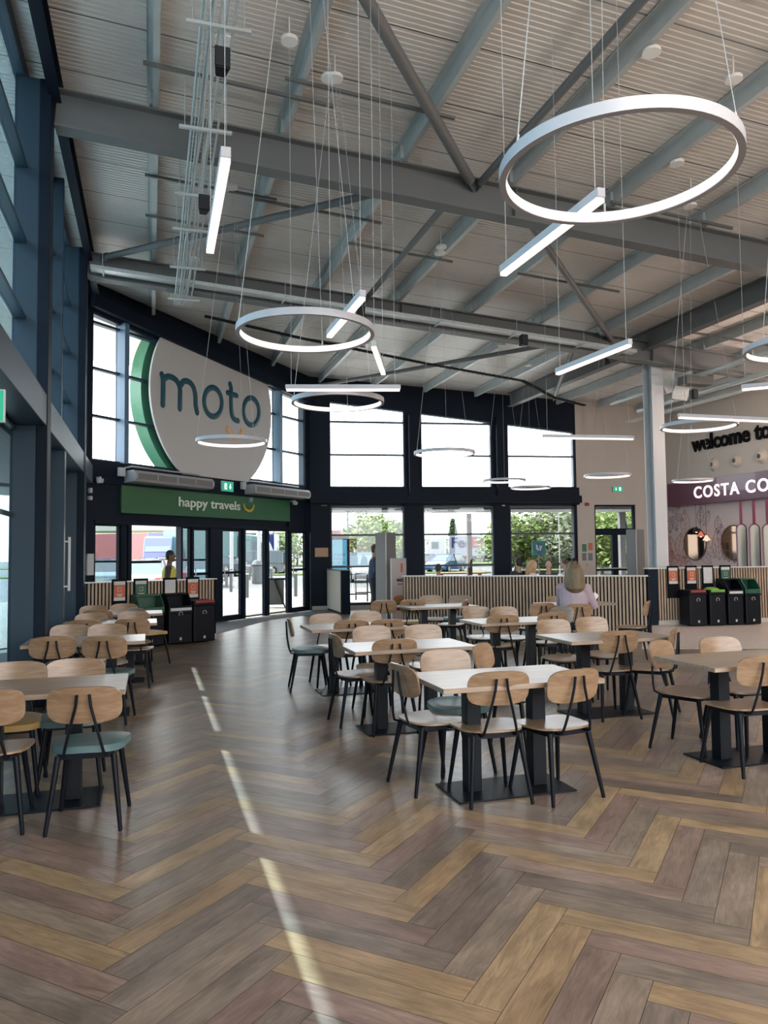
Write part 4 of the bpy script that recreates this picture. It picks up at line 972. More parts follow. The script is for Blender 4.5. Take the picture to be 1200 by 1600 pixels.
def exit_sign(p, ang, wd, hh, label, arrow='down', cat='exit sign'):
    o = thing('exit_sign', label, cat, tuple(p), ang)
    m = MB(); m.box(-wd / 2, wd / 2, -.02, .02, -hh / 2, hh / 2); m.build('housing', WLB, o)
    m = MB(); m.box(-wd / 2 + .008, wd / 2 - .008, -.026, -.02, -hh / 2 + .008, hh / 2 - .008); m.build('green_face', mat('exit_green', (.0, .22, .12), .4, emit=(.0, .35, .2), es=.35), o)
    W_ = mat('exit_white', (.85, .95, .88), .5, emit=(.8, 1, .85), es=.5); k = 1 if arrow == 'down' else -1
    m = MB(); cx = wd * .2 * k; m.box(cx - wd * .03, cx + wd * .03, -.03, -.026, 0, hh * .28); m.prism([(cx - wd * .1, 0), (cx, -hh * .28), (cx + wd * .1, 0)], -.03, -.026); m.build('arrow', W_, o)
    cx = -wd * .2 * k; m = MB()
    m.box(cx - wd * .1, cx + wd * .1, -.029, -.026, -hh * .3, hh * .3); m.build('door_pictogram', W_, o)
    m = MB(); m.tube([(cx - .01, -.031, -hh * .22), (cx, -.031, 0), (cx + .012, -.031, hh * .12)], .008, 6); m.tube([(cx + .02, -.031, -hh * .2), (cx, -.031, 0)], .007, 6); m.ell((cx + .015, -.031, hh * .2), (.01, .004, .01), 8, 6); m.build('running_figure', mat('exit_green', (.0, .22, .12), .4), o)
    return o
a_ = math.atan2(DW.d.y, DW.d.x)
wv, zv = DW.wz(357.5, 760, off=-.3); exit_sign(DW.P(wv, -.25, zv), a_, .42, .24, 'green exit sign with down arrow between the two air curtain units')
wv, zv = BW.wz(966, 764, off=-.1); exit_sign(BW.P(wv, -.06, zv), math.atan2(BW.d.y, BW.d.x), .32, .17, 'green exit sign high on the beige wall', 'left')
p = at(-33, 633, Y=4.8); exit_sign(p, R(20), .30, .21, 'green exit sign hanging under the beam at the left edge')
def small(name, label, cat, p, T3, parts):
    o = thing(name, label, cat, tuple(p), T3)
    for pn, mb, mt in parts: mb.build(pn, mt, o, smooth=True)
    return o
for px, py, Wl, lab in ((156, 752, DW, 'white dome camera at the left end of the entrance beam'), (461, 787, DW, 'small white camera right of the green fascia')):
    wv, zv = Wl.wz(px, py, off=-.15)
    small('security_camera', lab, 'camera', Wl.P(wv, -.15, zv), a_, (('mount', MB().box(-.02, .02, -.02, .15, .05, .09), WLB), ('housing', MB().lathe([(.035, .06), (.07, .05), (.075, .0), (.05, -.04)], 16), WLB), ('lens', MB().ell((0, -.02, -.04), (.035, .035, .035), 10, 7), BLACK)))
for px, py, Wl, wd, hh, mt, nm, lab in ((139.5, 882, DW, .16, .42, WLB, 'control_box', 'white control box left of the doors'), (138, 766, DW, .06, .1, WLB, 'wall_sensor', 'small white sensor in the corner under the beam'), (138, 778, DW, .07, .08, WLB, 'wall_sensor', 'lower white sensor in the corner under the beam')):
    wv, zv = Wl.wz(px, py, off=-.05); m = MB(); m.box(-wd / 2, wd / 2, -.08, 0, -hh / 2, hh / 2); o = m.build(nm, mt, None, bevel=.01, loc=tuple(Wl.P(max(wv, .05), -.0, zv)), rz=a_); tag(o, lab, 'box' if nm == 'control_box' else 'sensor')
ab = math.atan2(BW.d.y, BW.d.x)
for px, py, wd, hh, c_, nm, lab, cat in ((502.5, 863, .38, .26, (.42, .25, .14), 'wall_plaque', 'tan wooden plaque on the dark pier left of the first window', 'plaque'),
                                 (506.5, 788, .17, .08, (.6, .6, .6), 'emergency_light', 'small white light fitting high on the dark pier', 'light fitting'), (787, 788.5, .09, .09, (.6, .6, .6), 'wall_sensor', 'small white sensor between second and third windows', 'sensor'),
                                 (917, 788, .13, .1, (.25, .03, .02), 'fire_alarm', 'red fire alarm sounder on the beige wall', 'alarm'), (918.5, 882, .1, .1, (.55, .42, .3), 'wall_socket', 'small switch plate on the beige wall under the leaflets', 'switch')):
    wv, zv = BW.wz(px, py, off=-.03); m = MB(); m.box(-wd / 2, wd / 2, -.035, 0, -hh / 2, hh / 2); o = m.build(nm, mat(nm, c_, .5), None, bevel=.006, loc=tuple(BW.P(wv, -.02 if px > 900 else 0, zv)), rz=ab); tag(o, lab, cat)
for px, py, c_, lab in ((913, 856, (.05, .16, .08), 'green leaflet on the beige wall'), (922.5, 854, (.5, .16, .06), 'orange leaflet on the beige wall'), (913, 870, (.16, .17, .12), 'dark leaflet low on the beige wall, left'), (922.5, 870, (.15, .18, .2), 'dark blue leaflet low on the beige wall, right')):
    wv, zv = BW.wz(px, py, off=-.03); o = thing('leaflet', lab, 'leaflet', tuple(BW.P(wv, -.022, zv)), ab, 'leaflets on the beige wall')
    MB().box(-.085, .085, -.006, 0, -.13, .13).build('paper', WLB, o); MB().box(-.072, .072, -.01, -.006, -.115, .115).build('picture', mat('leaf%s' % lab[:6], c_, .5, var=.4, scale=20), o)

# grab handle at the left glass wall
p = LW.w(88, 878); o = thing('pull_handle', 'pair of long silver pull handles on the left glass wall', 'handle', tuple(LW.P(p, -.16, 1.5)))
for s in (-.05, .05):
    d_ = E2 * s; m = MB(); m.tube([d_ + Vector((0, 0, -.36)), d_ + Vector((0, 0, .36))], .014, 8); m.bar(d_ + Vector((0, 0, .3)), d_ + Vector((0, 0, .3)) - E1 * .06, .02, .02); m.bar(d_ + Vector((0, 0, -.3)), d_ + Vector((0, 0, -.3)) - E1 * .06, .02, .02); m.build('handle_bar', STEEL_L, o, smooth=True)
m = MB(); m.box(p - .09, p + .09, -.10, .2, 0, 3.02, LW.T); struct(m.build('trim_8', NAVY2))

# ================================================================ RECEPTION WALL, TALL SCREENS, POSTER TOTEM
o = thing('counter', 'white fronted low counter wall with dark end at the right of the doors', 'counter')
g0 = at(533, 960, z=0); g1 = at(547.5, 960, z=0); g2 = at(509, 952, z=0)
d = (g1 - g0).normalized(); e = (g2 - g0) * .85; g2 = g0 + e
m = MB(); m.slab([(g0.x, g0.y), (g1.x, g1.y), (g1.x + e.x, g1.y + e.y), (g2.x, g2.y)], 0, 1.14); m.build('body', NAVY, o)
nn = Vector((-e.y, e.x, 0)).normalized(); nn = nn if nn.x < 0 else -nn
m = MB(); m.slab([(g0.x, g0.y), (g2.x, g2.y), (g2.x + nn.x * .02, g2.y + nn.y * .02), (g0.x + nn.x * .02, g0.y + nn.y * .02)], .06, 1.13); m.build('front_panel', mat('counter_front', (.33, .31, .27), .5), o)
m = MB(); q = [g0 + nn * .03 - d * 0, g1 + d * .02, g1 + e + d * .02, g2 + nn * .03]; m.slab([(v.x, v.y) for v in q], 1.14, 1.165); m.build('counter_top', mat('counter_slate', (.12, .15, .17), .3), o)
TG = mat('tall_screen_grey', (.17, .17, .175), .45)
for pa, pb, pc, ytop, Y, lab in ((588, 603.5, 618, 832, 18.3, 'tall grey folded screen in front of the first window'), (981, 995, 1007, 827, 19.0, 'tall grey folded screen beside the beige wall door')):
    a = at(pa, 900, Y=Y + .25); b = at(pb, 900, Y=Y); c = at(pc, 900, Y=Y + .3); zt = at(pb, ytop, Y=Y).z
    o = thing('tall_screen', lab, 'screen', (b.x, b.y, 0)); o['group'] = 'tall grey folded screens'
    for q0, q1, nm in ((a, b, 'left_leaf'), (b, c, 'right_leaf')):
        m = MB(); m.bar((q0.x - b.x, q0.y - b.y, zt / 2), (q1.x - b.x, q1.y - b.y, zt / 2), .04, zt); m.build(nm, TG, o)
    m = MB(); m.tube([(0, -.03, .02), (0, -.03, zt)], .012, 8); m.build('hinge_edge', mat('hinge_metal', (.5, .48, .47), .3, .5), o)
a = at(613, 900, Y=17.6); b = at(632, 900, Y=17.9); o = thing('poster_totem', 'white poster totem with black writing and a burger picture left of the slats', 'poster stand', ((a.x + b.x) / 2, (a.y + b.y) / 2, 0), math.atan2(b.y - a.y, b.x - a.x))
L = (b - a).length + .08; m = MB(); m.box(-L / 2, L / 2, -.03, .03, 0, 1.47); m.build('board', mat('totem_white', (.42, .40, .40), .5), o, bevel=.01)
TI = Matrix.Identity(4)
text_on(TI, 'WHO', -.10, .93, -.034, .1, .004, BLACK, o, bold=.004, fit=.22); text_on(TI, 'NOW', -.06, .86, -.034, .05, .004, BLACK, o, fit=.16)
m = MB(); m.box(.04, .12, -.034, -.03, 1.15, 1.35); m.build('red_mark', mat('poster_red', (.4, .12, .1), .5), o)
for nm, zc, hh, c_ in (('bun_top', .55, .07, (.35, .13, .05)), ('lettuce', .46, .03, (.15, .2, .04)), ('patty', .40, .04, (.08, .02, .02)), ('bun_base', .32, .05, (.10, .015, .03))):
    MB().ell((0, -.03, zc), (L * .42, .012, hh), 18, 8).build(nm, mat('pic_' + nm, c_, .5), o, smooth=True)

# ================================================================ COFFEE SHOP
T = RW.T
o = thing('shop_fascia', 'dark plum fascia with big white raised letters above the pink wall', 'sign', tuple(RW.P(18, -.1, 3.2))); oi = o.matrix_basis.inverted()
vL = RW.w(1043, 780, off=-.3)
m = MB(); m.box(10, vL, -.3, 0, 2.88, 3.56, oi @ T); m.build('fascia_board', MAROON, o, bevel=.004)
# text reads with decreasing v: mirrored frame
TR2 = Matrix(((-E2.x, E1.x, 0, B(RU, 0).x), (-E2.y, E1.y, 0, B(RU, 0).y), (0, 0, 1, 0), (0, 0, 0, 1)))
SW = mat('sign_white', (.85, .78, .80), .5, emit=(1, .85, .9), es=.3)
v1 = RW.w(1083, 770, off=-.34); v2 = RW.w(1154, 765, off=-.34); v3 = RW.w(1164, 765, off=-.34)
text_on(oi @ TR2, 'COSTA', -v1, 3.05, -.315, .46, .02, SW, o, bold=.010, space=1.2, fit=(v1 - v2)); text_on(oi @ TR2, 'COFFEE', -v3, 3.05, -.315, .46, .02, SW, o, bold=.010, space=1.2, fit=(v1 - v2) * 1.12)
va = RW.w(1082, 700); vb = RW.w(1172, 690)
q = text_mb('welcome', .5, .04, .022); 
S = thing('wall_lettering', 'black raised words welcome to on the beige wall over the coffee shop', 'lettering', tuple(RW.P(17, 0, 4.4))); Si2 = S.matrix_basis.inverted()
text_on(Si2 @ TR2, 'welcome to', -va, 4.44, -.03, .62, .04, mat('letter_black', (.006, .005, .006), .8, spec=.1), S, bold=.016, fit=(va - RW.w(1206, 680)))
for px, py in ((1116.5, 726), (1152, 720), (1191, 713)):
    v, z = RW.wz(px, py); o = thing('jet_nozzle', 'round beige air nozzle under the welcome lettering' + {1116.5: ', leftmost', 1152: ', middle one', 1191: ', rightmost'}[px], 'air vent', tuple(RW.P(v, 0, z)), 0, 'air nozzles under the lettering')
    Tn = Matrix.Identity(4); zx = -E1; Tn = Matrix(((E2.x, 0, zx.x, 0), (E2.y, 0, zx.y, 0), (0, 1, 0, 0), (0, 0, 0, 1)))
    MB().lathe([(.19, 0), (.19, .02), (.15, .04), (.12, .10), (.09, .12), (.07, .12)], 24, Tn).build('nozzle', mat('nozzle_beige', (.55, .47, .40), .5), o, smooth=True); MB().lathe([(.065, .121), (.04, .125)], 18, Tn).build('nozzle_mouth', mat('nozzle_dark', (.06, .055, .05), .6), o)
# mural wall
m = MB(); m.box(10, vE - .02, -.012, 0, 0, 2.9, T); mur = m.build('wall_mural', mat('mural_pink', (.52, .42, .41), .7)); mur.name = 'trim_9'; struct(mur)
def leaf(m, px, py, s, ang, off=-.014):
    v, z = RW.wz(px, py); pts = []
    for t in [i / 10 for i in range(11)]: pts.append((t, .32 * math.sin(math.pi * t) * (1 - .3 * t)))
    for sg in (-1, 1):
        m.tube([(v - (x * math.cos(ang) - sg * y * math.sin(ang)) * s, off, z + (x * math.sin(ang) + sg * y * math.cos(ang)) * s) for x, y in pts], .006, 4, T=T)
        for x, y in pts[2:9:2]: m.tube([(v - (x * math.cos(ang)) * s, off, z + x * math.sin(ang) * s), (v - ((x + .12) * math.cos(ang) - sg * y * .8 * math.sin(ang)) * s, off, z + ((x + .12) * math.sin(ang) + sg * y * .8 * math.cos(ang)) * s)], .004, 4, T=T)
    m.tube([(v, off, z), (v - math.cos(ang) * s, off, z + math.sin(ang) * s)], .005, 4, T=T)
mA = MB(); rr = random.Random(4)
for px, py, s, a in ((1072, 836, .75, 92), (1052, 872, .7, 100), (1060, 868, .7, 75), (1048, 862, .5, 120), (1068, 872, .6, 50), (1050, 884, .5, 85), (1064, 884, .4, 40), (1046, 878, .4, 60)): leaf(mA, px, py, s, R(a))
for i in range(9): 
    v, z = RW.wz(1054 + rr.uniform(0, 26), 874 + rr.uniform(-4, 10)); mA.tube([(v + .1 * math.cos(R(a)), -.014, z + .09 * math.sin(R(a))) for a in range(0, 360, 30)], .006, 4, closed=True, T=T)
tag(mA.build('wall_drawing', mat('line_red', (.33, .06, .04), .6)), 'red line drawing of leaves and beans on the pink wall left of the round mirror', 'wall drawing')
mB = MB()
for px, py, s, a in ((1125, 875, .9, 95), (1118, 872, .8, 120), (1132, 875, .8, 70), (1140, 878, .7, 100), (1112, 880, .6, 140), (1128, 852, .6, 88), (1122, 806, .5, -90), (1094, 818, .5, 80), (1100, 822, .5, 60), (1148, 880, .6, 80)): leaf(mB, px, py, s, R(a))
tag(mB.build('wall_drawing', mat('line_plum', (.16, .07, .09), .6)), 'plum line drawing of ferns on the pink wall right of the round mirror', 'wall drawing')
mC = MB()
for px, py, s, a in ((1050, 800, .4, 20), (1052, 806, .5, -70), (1048, 808, .5, -95), (1056, 804, .4, -30), (1046, 798, .35, 60)): leaf(mC, px, py, s, R(a))
tag(mC.build('wall_drawing', mat('line_dark', (.05, .03, .04), .6)), 'dark line drawing of a hanging sprig at the top left of the pink wall', 'wall drawing')
MIR = mat('bronze_mirror', (.28, .19, .14), .05, 1.0)
for px, py, rx, lab in ((1087, 850, 23, 'large round bronze mirror on the pink wall'), (1148, 848, 22, 'round mirror half hidden by the arched screens')):
    v, z = RW.wz(px, py); p = RW.P(v, -.03, z); r = .47
    o = thing('round_mirror', lab, 'mirror', tuple(p)); Tn = Matrix(((E2.x, 0, -E1.x, 0), (E2.y, 0, -E1.y, 0), (0, 1, 0, 0), (0, 0, 0, 1)))
    MB().lathe([(r - .02, 0), (r - .02, .004)], 40, Tn).build('mirror_glass', MIR, o); MB().tube([Tn @ Vector((r * math.cos(R(a)), r * math.sin(R(a)), 0)) for a in range(0, 360, 9)], .018, 8, closed=True).build('mirror_frame', mat('mirror_frame', (.08, .04, .03), .4), o, smooth=True)
for px, py, c_, Y, lab in ((1088, 828, (.03, .02, .02), 18.6, 'black cone pendant lamp before the round mirror'), (1095, 835, (.45, .12, .07), 18.6, 'coral cone pendant lamp before the round mirror'), (1104, 841, (.75, .55, .38), 18.6, 'cream cone pendant lamp before the round mirror')):
    v_, z_ = RW.wz(px, py, off=-.15); p = RW.P(v_, -.15, z_); o = thing('cone_pendant', lab, 'lamp', tuple(p)); MB().lathe([(.11, -.06), (.03, .07), (.02, .09)], 20).build('lamp_shade', mat('shade' + lab[:5], c_, .5, emit=(c_ if c_[0] > .4 else None), es=.4), o, smooth=True)
    MB().tube([(0, 0, .09), (0, 0, 2.885 - p.z)], .004, 5).build('cord', BLACK, o); MB().ell((0, 0, -.05), (.035, .035, .03)).build('bulb', mat('warm_bulb', (1, .8, .6), .5, emit=(1, .7, .4), es=1.5), o)
for i, (pa, pb) in enumerate(((1151, 1167), (1171, 1188), (1192, 1209))):
    Y = 17.9 - i * .25; a = at(pa, 850, Y=Y); b = at(pb, 850, Y=Y); zt = at(pa, 819, Y=Y).z; c = (a + b) / 2; w_ = (b - a).length; r = w_ / 2
    o = thing('arched_screen', 'tall arched pale panel with plum frame beside the mirrors, ' + ('left one', 'middle one', 'right one')[i], 'screen', (c.x, c.y, 0), R(8), 'arched screens of the coffee shop')
    arc = [(r * math.cos(R(t)), zt - r + r * math.sin(R(t))) for t in range(0, 181, 15)]
    m = MB(); m.prism([(-r, .0)] + [(r, .0)] + arc, -.01, .01); m.build('arch_panel', mat('arch_glass', (.42, .44, .40), .3), o)
    m = MB(); m.tube([(r, 0, 0)] + [(x, 0, z) for x, z in arc] + [(-r, 0, 0)], .018, 8); m.build('arch_frame', MAROON, o, smooth=True)
    m = MB(); m.box(-.025, .025, -.02, .02, zt, 2.70); m.build('hanging_post', mat('post_plum', (.14, .015, .05), .4), o)
# warm light from the coffee shop's own ceiling lamps
for i, (u, v) in enumerate(((13.2, 13.0), (13.0, 11.0), (12.6, 8.6))):
    l = bpy.data.lights.new('cafe_lamp_light', 'POINT'); l.energy = 55; l.color = (1.0, .78, .66); l.shadow_soft_size = .12
    o = thing('downlight', 'small round downlight under the roof near the coffee shop, ' + ('first', 'second', 'third')[i], 'lamp', tuple(B(u, v, 4.6)), 0, 'downlights before the coffee shop'); MB().lathe([(.07, .0), (.09, .1), (.03, .14)], 16).build('lamp_shade', BLACK, o, smooth=True)
    MB().tube([(0, 0, .14), (0, 0, deckz(u) - 4.6)], .004, 5).build('cord', BLACK, o); ob = bpy.data.objects.new('lamp_light', l); COL.objects.link(ob); ob.location = tuple(B(u, v, 4.5))
# ================================================================ PEOPLE
def remeshed(mb, name, mt, par, vox=.010, sm=4):
    o = mb.build(name, mt, par, smooth=True)
    r = o.modifiers.new('skin', 'REMESH'); r.mode = 'VOXEL'; r.voxel_size = vox; r.use_smooth_shade = True
    s = o.modifiers.new('soft', 'SMOOTH'); s.factor = .5; s.iterations = sm
    return o
def person(label, p, head, skin, hair, top, legs, pose='sit', hairstyle='short', vest=None, scale=1.0, group=None, look=0.0, arms='table', phone=False, detail=.011):
    root = thing('person', label, 'person', (p[0], p[1], p[2] if len(p) > 2 else 0), R(-head)); root.scale = (scale,) * 3
    if group: root['group'] = group
    zs = .46 if pose == 'sit' else .93
    hip = Vector((0, 0, zs + (.09 if pose == 'sit' else 0))); ch = hip + Vector((0, .03, .40)); nk = hip + Vector((0, .03, .53)); hd = nk + Vector((0, .03, .17))
    J = {}
    for s in (-1, 1):
        J['sh', s] = ch + Vector((s * .185, 0, .06)); J['hipj', s] = hip + Vector((s * .09, 0, -.02))
        if pose == 'sit': J['kn', s] = hip + Vector((s * .12, .44, .0)); J['an', s] = Vector((s * .12, .40, .08)); J['to', s] = Vector((s * .13, .56, .04))
        else: J['kn', s] = Vector((s * .10, .03, .50)); J['an', s] = Vector((s * .11, -.02, .09)); J['to', s] = Vector((s * .13, .13, .035))
        if arms == 'table': J['el', s] = J['sh', s] + Vector((s * .05, .12, -.26)); J['wr', s] = J['el', s] + Vector((-s * .08, .22, .06)); J['ha', s] = J['wr', s] + Vector((-s * .03, .08, .01))
        elif arms == 'down': J['el', s] = J['sh', s] + Vector((s * .05, -.02, -.28)); J['wr', s] = J['el', s] + Vector((s * .0, .06, -.25)); J['ha', s] = J['wr', s] + Vector((0, .03, -.08))
        elif arms == 'fold': J['el', s] = J['sh', s] + Vector((s * .04, -.02, -.29)); J['wr', s] = J['el', s] + Vector((-s * .10, .24, .05)); J['ha', s] = J['wr', s] + Vector((-s * .06, .05, .02))
    sk = mat('skin_%d' % int(skin[0] * 100), skin, .55); TM_ = mat('cloth_%d_%d_%d' % tuple(int(c * 100) for c in top), top, .8, var=.15, scale=20); LM_ = mat('cloth_%d_%d_%d' % tuple(int(c * 100) for c in legs), legs, .8)
    RL = Matrix.Rotation(R(-look), 4, 'Z'); TH = Matrix.Translation(hd) @ RL
    b = MB()
    b.ell((0, 0, .02), (.073, .092, .105), 16, 12, TH); b.ell((0, .028, -.045), (.055, .062, .065), 12, 9, TH); b.ell((0, .095, -.005), (.013, .022, .022), 8, 6, TH); b.ell((0, .078, -.058), (.022, .014, .009), 8, 6, TH); b.ell((0, .070, -.09), (.026, .022, .02), 8, 6, TH)
    for s in (-1, 1): b.ell((s * .077, .0, -.005), (.012, .022, .032), 8, 6, TH); b.ell((s * .03, .082, .025), (.015, .01, .010), 8, 6, TH)
    b.tube([hd + Vector((0, -.01, -.02)), nk, ch + Vector((0, 0, .08))], [.052, .055, .08], 12)
    b.ell(ch + Vector((0, 0, -.02)), (.15, .095, .15), 14, 9); b.ell(hip, (.14, .11, .12), 14, 9); b.tube([ch, hip], [.12, .12], 14)
    for s in (-1, 1):
        b.tube([J['sh', s] - Vector((s * .06, 0, 0)), J['sh', s], J['el', s], J['wr', s]], [.055, .05, .037, .026], 10, round_end=True)
        b.tube([J['hipj', s], J['kn', s], J['an', s]], [.08, .056, .04], 10, round_end=True); b.tube([J['an', s] + Vector((0, -.04, -.04)), J['to', s]], [.038, .032], 10, round_end=True)
        d = (J['ha', s] - J['wr', s]).normalized(); sd_ = Vector((s, 0, 0)); b.tube([J['wr', s], J['wr', s] + d * .045, J['wr', s] + d * .085], [.024, .034, .032], 10)
        for i, ln in enumerate((.062, .072, .066, .050)):
            q0 = J['wr', s] + d * .085 + Vector((s * (i - 1.5) * .0175, 0, 0)); q1 = q0 + d * ln * .55; q2 = q1 + d * ln * .4 + Vector((0, 0, -.02)); b.tube([q0 - d * .02, q0, q1, q2], [.009, .009, .0085, .007], 6, round_end=True)
        q0 = J['wr', s] + d * .03 - Vector((s * .03, 0, 0)); b.tube([q0, q0 + d * .035 - Vector((s * .02, 0, 0)), q0 + d * .06 - Vector((s * .02, 0, .01))], [.011, .0105, .009], 6, round_end=True)
    remeshed(b, 'body', sk, root, detail, 3)
    g = MB(); g.tube([nk + Vector((0, -.005, -.03)), ch + Vector((0, 0, .08)), ch + Vector((0, 0, -.02)), hip + Vector((0, 0, .06)), hip + Vector((0, 0, -.05))], [.075, .12, .155, .155, .16], 18)
    g.v = [(x * 1.18, (y - ch.y) * .82 + ch.y, z) for x, y, z in g.v]
    for s in (-1, 1): g.tube([J['sh', s] - Vector((s * .08, 0, .0)), J['sh', s], J['el', s], J['el', s].lerp(J['wr', s], .8)], [.072, .066, .052, .042], 12, round_end=True)
    remeshed(g, 'top', TM_, root, .013, 6)
    t = MB()
    for s in (-1, 1): t.tube([J['hipj', s] + Vector((0, 0, .03)), J['kn', s], J['an', s] + Vector((0, 0, .01))], [.10, .073, .055], 12, round_end=True)
    t.ell(hip + Vector((0, 0, -.02)), (.165, .13, .11), 14, 9); remeshed(t, 'trousers', LM_, root, .013, 5)
    for s in (-1, 1):
        f = MB(); f.tube([J['an', s] + Vector((0, -.05, -.04)), J['to', s]], [.044, .038], 10, round_end=True); f.v = [(x, y, max(z, .0)) for x, y, z in f.v]; f.build('shoe', mat('shoe_dark', (.03, .03, .035), .6), root, smooth=True)
    if vest:
        vm = mat('hi_vis', vest, .6); f = MB(); f.tube([ch + Vector((0, 0, .10)), ch + Vector((0, 0, 0)), hip + Vector((0, 0, .1)), hip + Vector((0, 0, -.04))], [.12, .168, .168, .17], 18); f.v = [(x * 1.15, (y - ch.y) * .88 + ch.y, z) for x, y, z in f.v]; remeshed(f, 'vest', vm, root, .013, 4)
    if hairstyle != 'bald':
        hm = mat('hair_%d_%d' % (int(hair[0] * 100), int(hair[2] * 100)), hair, .6, var=.45, scale=30, stretch=(1, 1, .15)); h = MB()
        h.ell((0, -.016, .048), (.083, .096, .092), 16, 10, TH); h.ell((0, -.05, .0), (.075, .06, .08), 14, 9, TH)
        if hairstyle == 'long':
            h.tube([Vector((0, -.035, .10)), Vector((0, -.075, .0)), Vector((0, -.09, -.12)), Vector((0, -.085, -.24)), Vector((0, -.08, -.31))], [.06, .108, .125, .135, .08], 16, T=TH)
            for s in (-1, 1): h.tube([Vector((s * .05, .0, .08)), Vector((s * .082, -.01, -.02)), Vector((s * .095, -.03, -.14)), Vector((s * .085, -.05, -.25))], [.04, .035, .045, .03], 10, T=TH)
            h.v = [(x, y, z) for x, y, z in h.v]
        if hairstyle == 'tail': h.tube([Vector((0, -.08, .05)), Vector((0, -.13, -.03)), Vector((0, -.13, -.16)), Vector((0, -.11, -.26))], [.035, .045, .04, .015], 10, T=TH)
        remeshed(h, 'hair', hm, root, .009, 4)
    return root
def wp(px, Y): d = ray(px, 900); return (d.x / d.y * Y, Y, 0)
# woman in pink on the wooden chair
cw = [o for o in bpy.data.objects if o.get('label', '') == 'wooden chair the woman in pink is sitting on'][0]
wpn = cw.location; W_ = person('person in pale pink top with long blonde hair, seen from behind on a chair', (wpn.x + .02, wpn.y + .03, 0), 34, (.55, .36, .28), (.15, .105, .06), (.40, .31, .35), (.012, .012, .016), 'sit', 'long', look=-32, scale=1.06, detail=.008)
W_.scale = (1.12, 1.12, 1.05)
zh = .55 + .53 + .17
m = MB()
for s in (-1, 1): m.ell((s * .035, .0, zh + .155), (.034, .022, .022), 10, 7)
m.tube([(-.088, -.03, zh + .08), (-.07, .0, zh + .155), (.07, .0, zh + .155), (.088, -.03, zh + .08)], .005, 6); m.build('sunglasses', BLACK, W_, smooth=True)
ps = (wpn.x + .43, wpn.y + .36, 0); m = MB(); m.box(-.04, .04, -.005, .005, -.075, .075); o = m.build('smartphone', mat('phone_white', (.7, .68, .7), .4), None, bevel=.006, loc=(ps[0], ps[1], .90)); o.rotation_euler = (R(-30), R(40), 0); tag(o, 'white phone held at the right of the seated woman', 'phone')
person('person standing in dark blue coat with raised hand, half hidden by the tall grey screen', wp(583, 19.3), 82, (.50, .30, .24), (.10, .07, .05), (.03, .05, .10), (.02, .025, .035), 'stand', 'short', arms='fold', scale=1.03)
person('person in yellow hi-vis vest walking past the open door', wp(262, 15.6), 80, (.16, .09, .06), (.02, .015, .012), (.05, .035, .035), (.02, .02, .025), 'stand', 'short', vest=(.55, .52, .08), arms='down', scale=.965)
grp = 'people seated by the windows'
person('person with dark hair and light blue top at the second window', wp(684, 19.6), 30, (.30, .2, .16), (.02, .015, .01), (.30, .45, .6), (.05, .06, .1), 'sit', 'short', scale=.94)
person('person with dark hair in black and grey seen from behind at the third window', wp(812, 19.2), -20, (.4, .27, .2), (.012, .01, .01), (.03, .03, .035), (.03, .03, .04), 'sit', 'short', scale=1.04)
person('person with blonde hair laughing, facing right at the third window', wp(830, 19.0), 100, (.55, .36, .28), (.45, .27, .13), (.6, .55, .5), (.1, .1, .12), 'sit', 'long', look=30)
person('person with shaved grey head at the third window', wp(857, 19.4), 20, (.50, .34, .27), (.3, .28, .26), (.05, .05, .06), (.05, .05, .06), 'sit', 'bald', scale=.985)
person('person with long brown hair facing left at the third window', wp(886, 19.6), -80, (.50, .32, .25), (.10, .05, .03), (.6, .5, .5), (.08, .08, .1), 'sit', 'tail')
# seats by the window (mostly hidden by the low wall)
for px, Y, lab in ((684, 19.6, 'bench seat under the person at the second window'), (812, 19.2, 'seat under the dark haired person'), (830, 19.0, 'seat under the blonde person'), (857, 19.4, 'seat under the person with shaved head'), (886, 19.6, 'seat under the person with long brown hair')):
    q = wp(px, Y); o = thing('stool', lab, 'stool', q); MB().lathe([(.17, .40), (.18, .43), (.17, .455)], 20).build('seat', MUST, o, smooth=True); MB().tube([(0, 0, .02), (0, 0, .4)], .025, 10).build('stem', BLACK, o); MB().lathe([(.17, 0), (.16, .02), (.03, .03)], 20).build('base', BLACK, o, smooth=True)

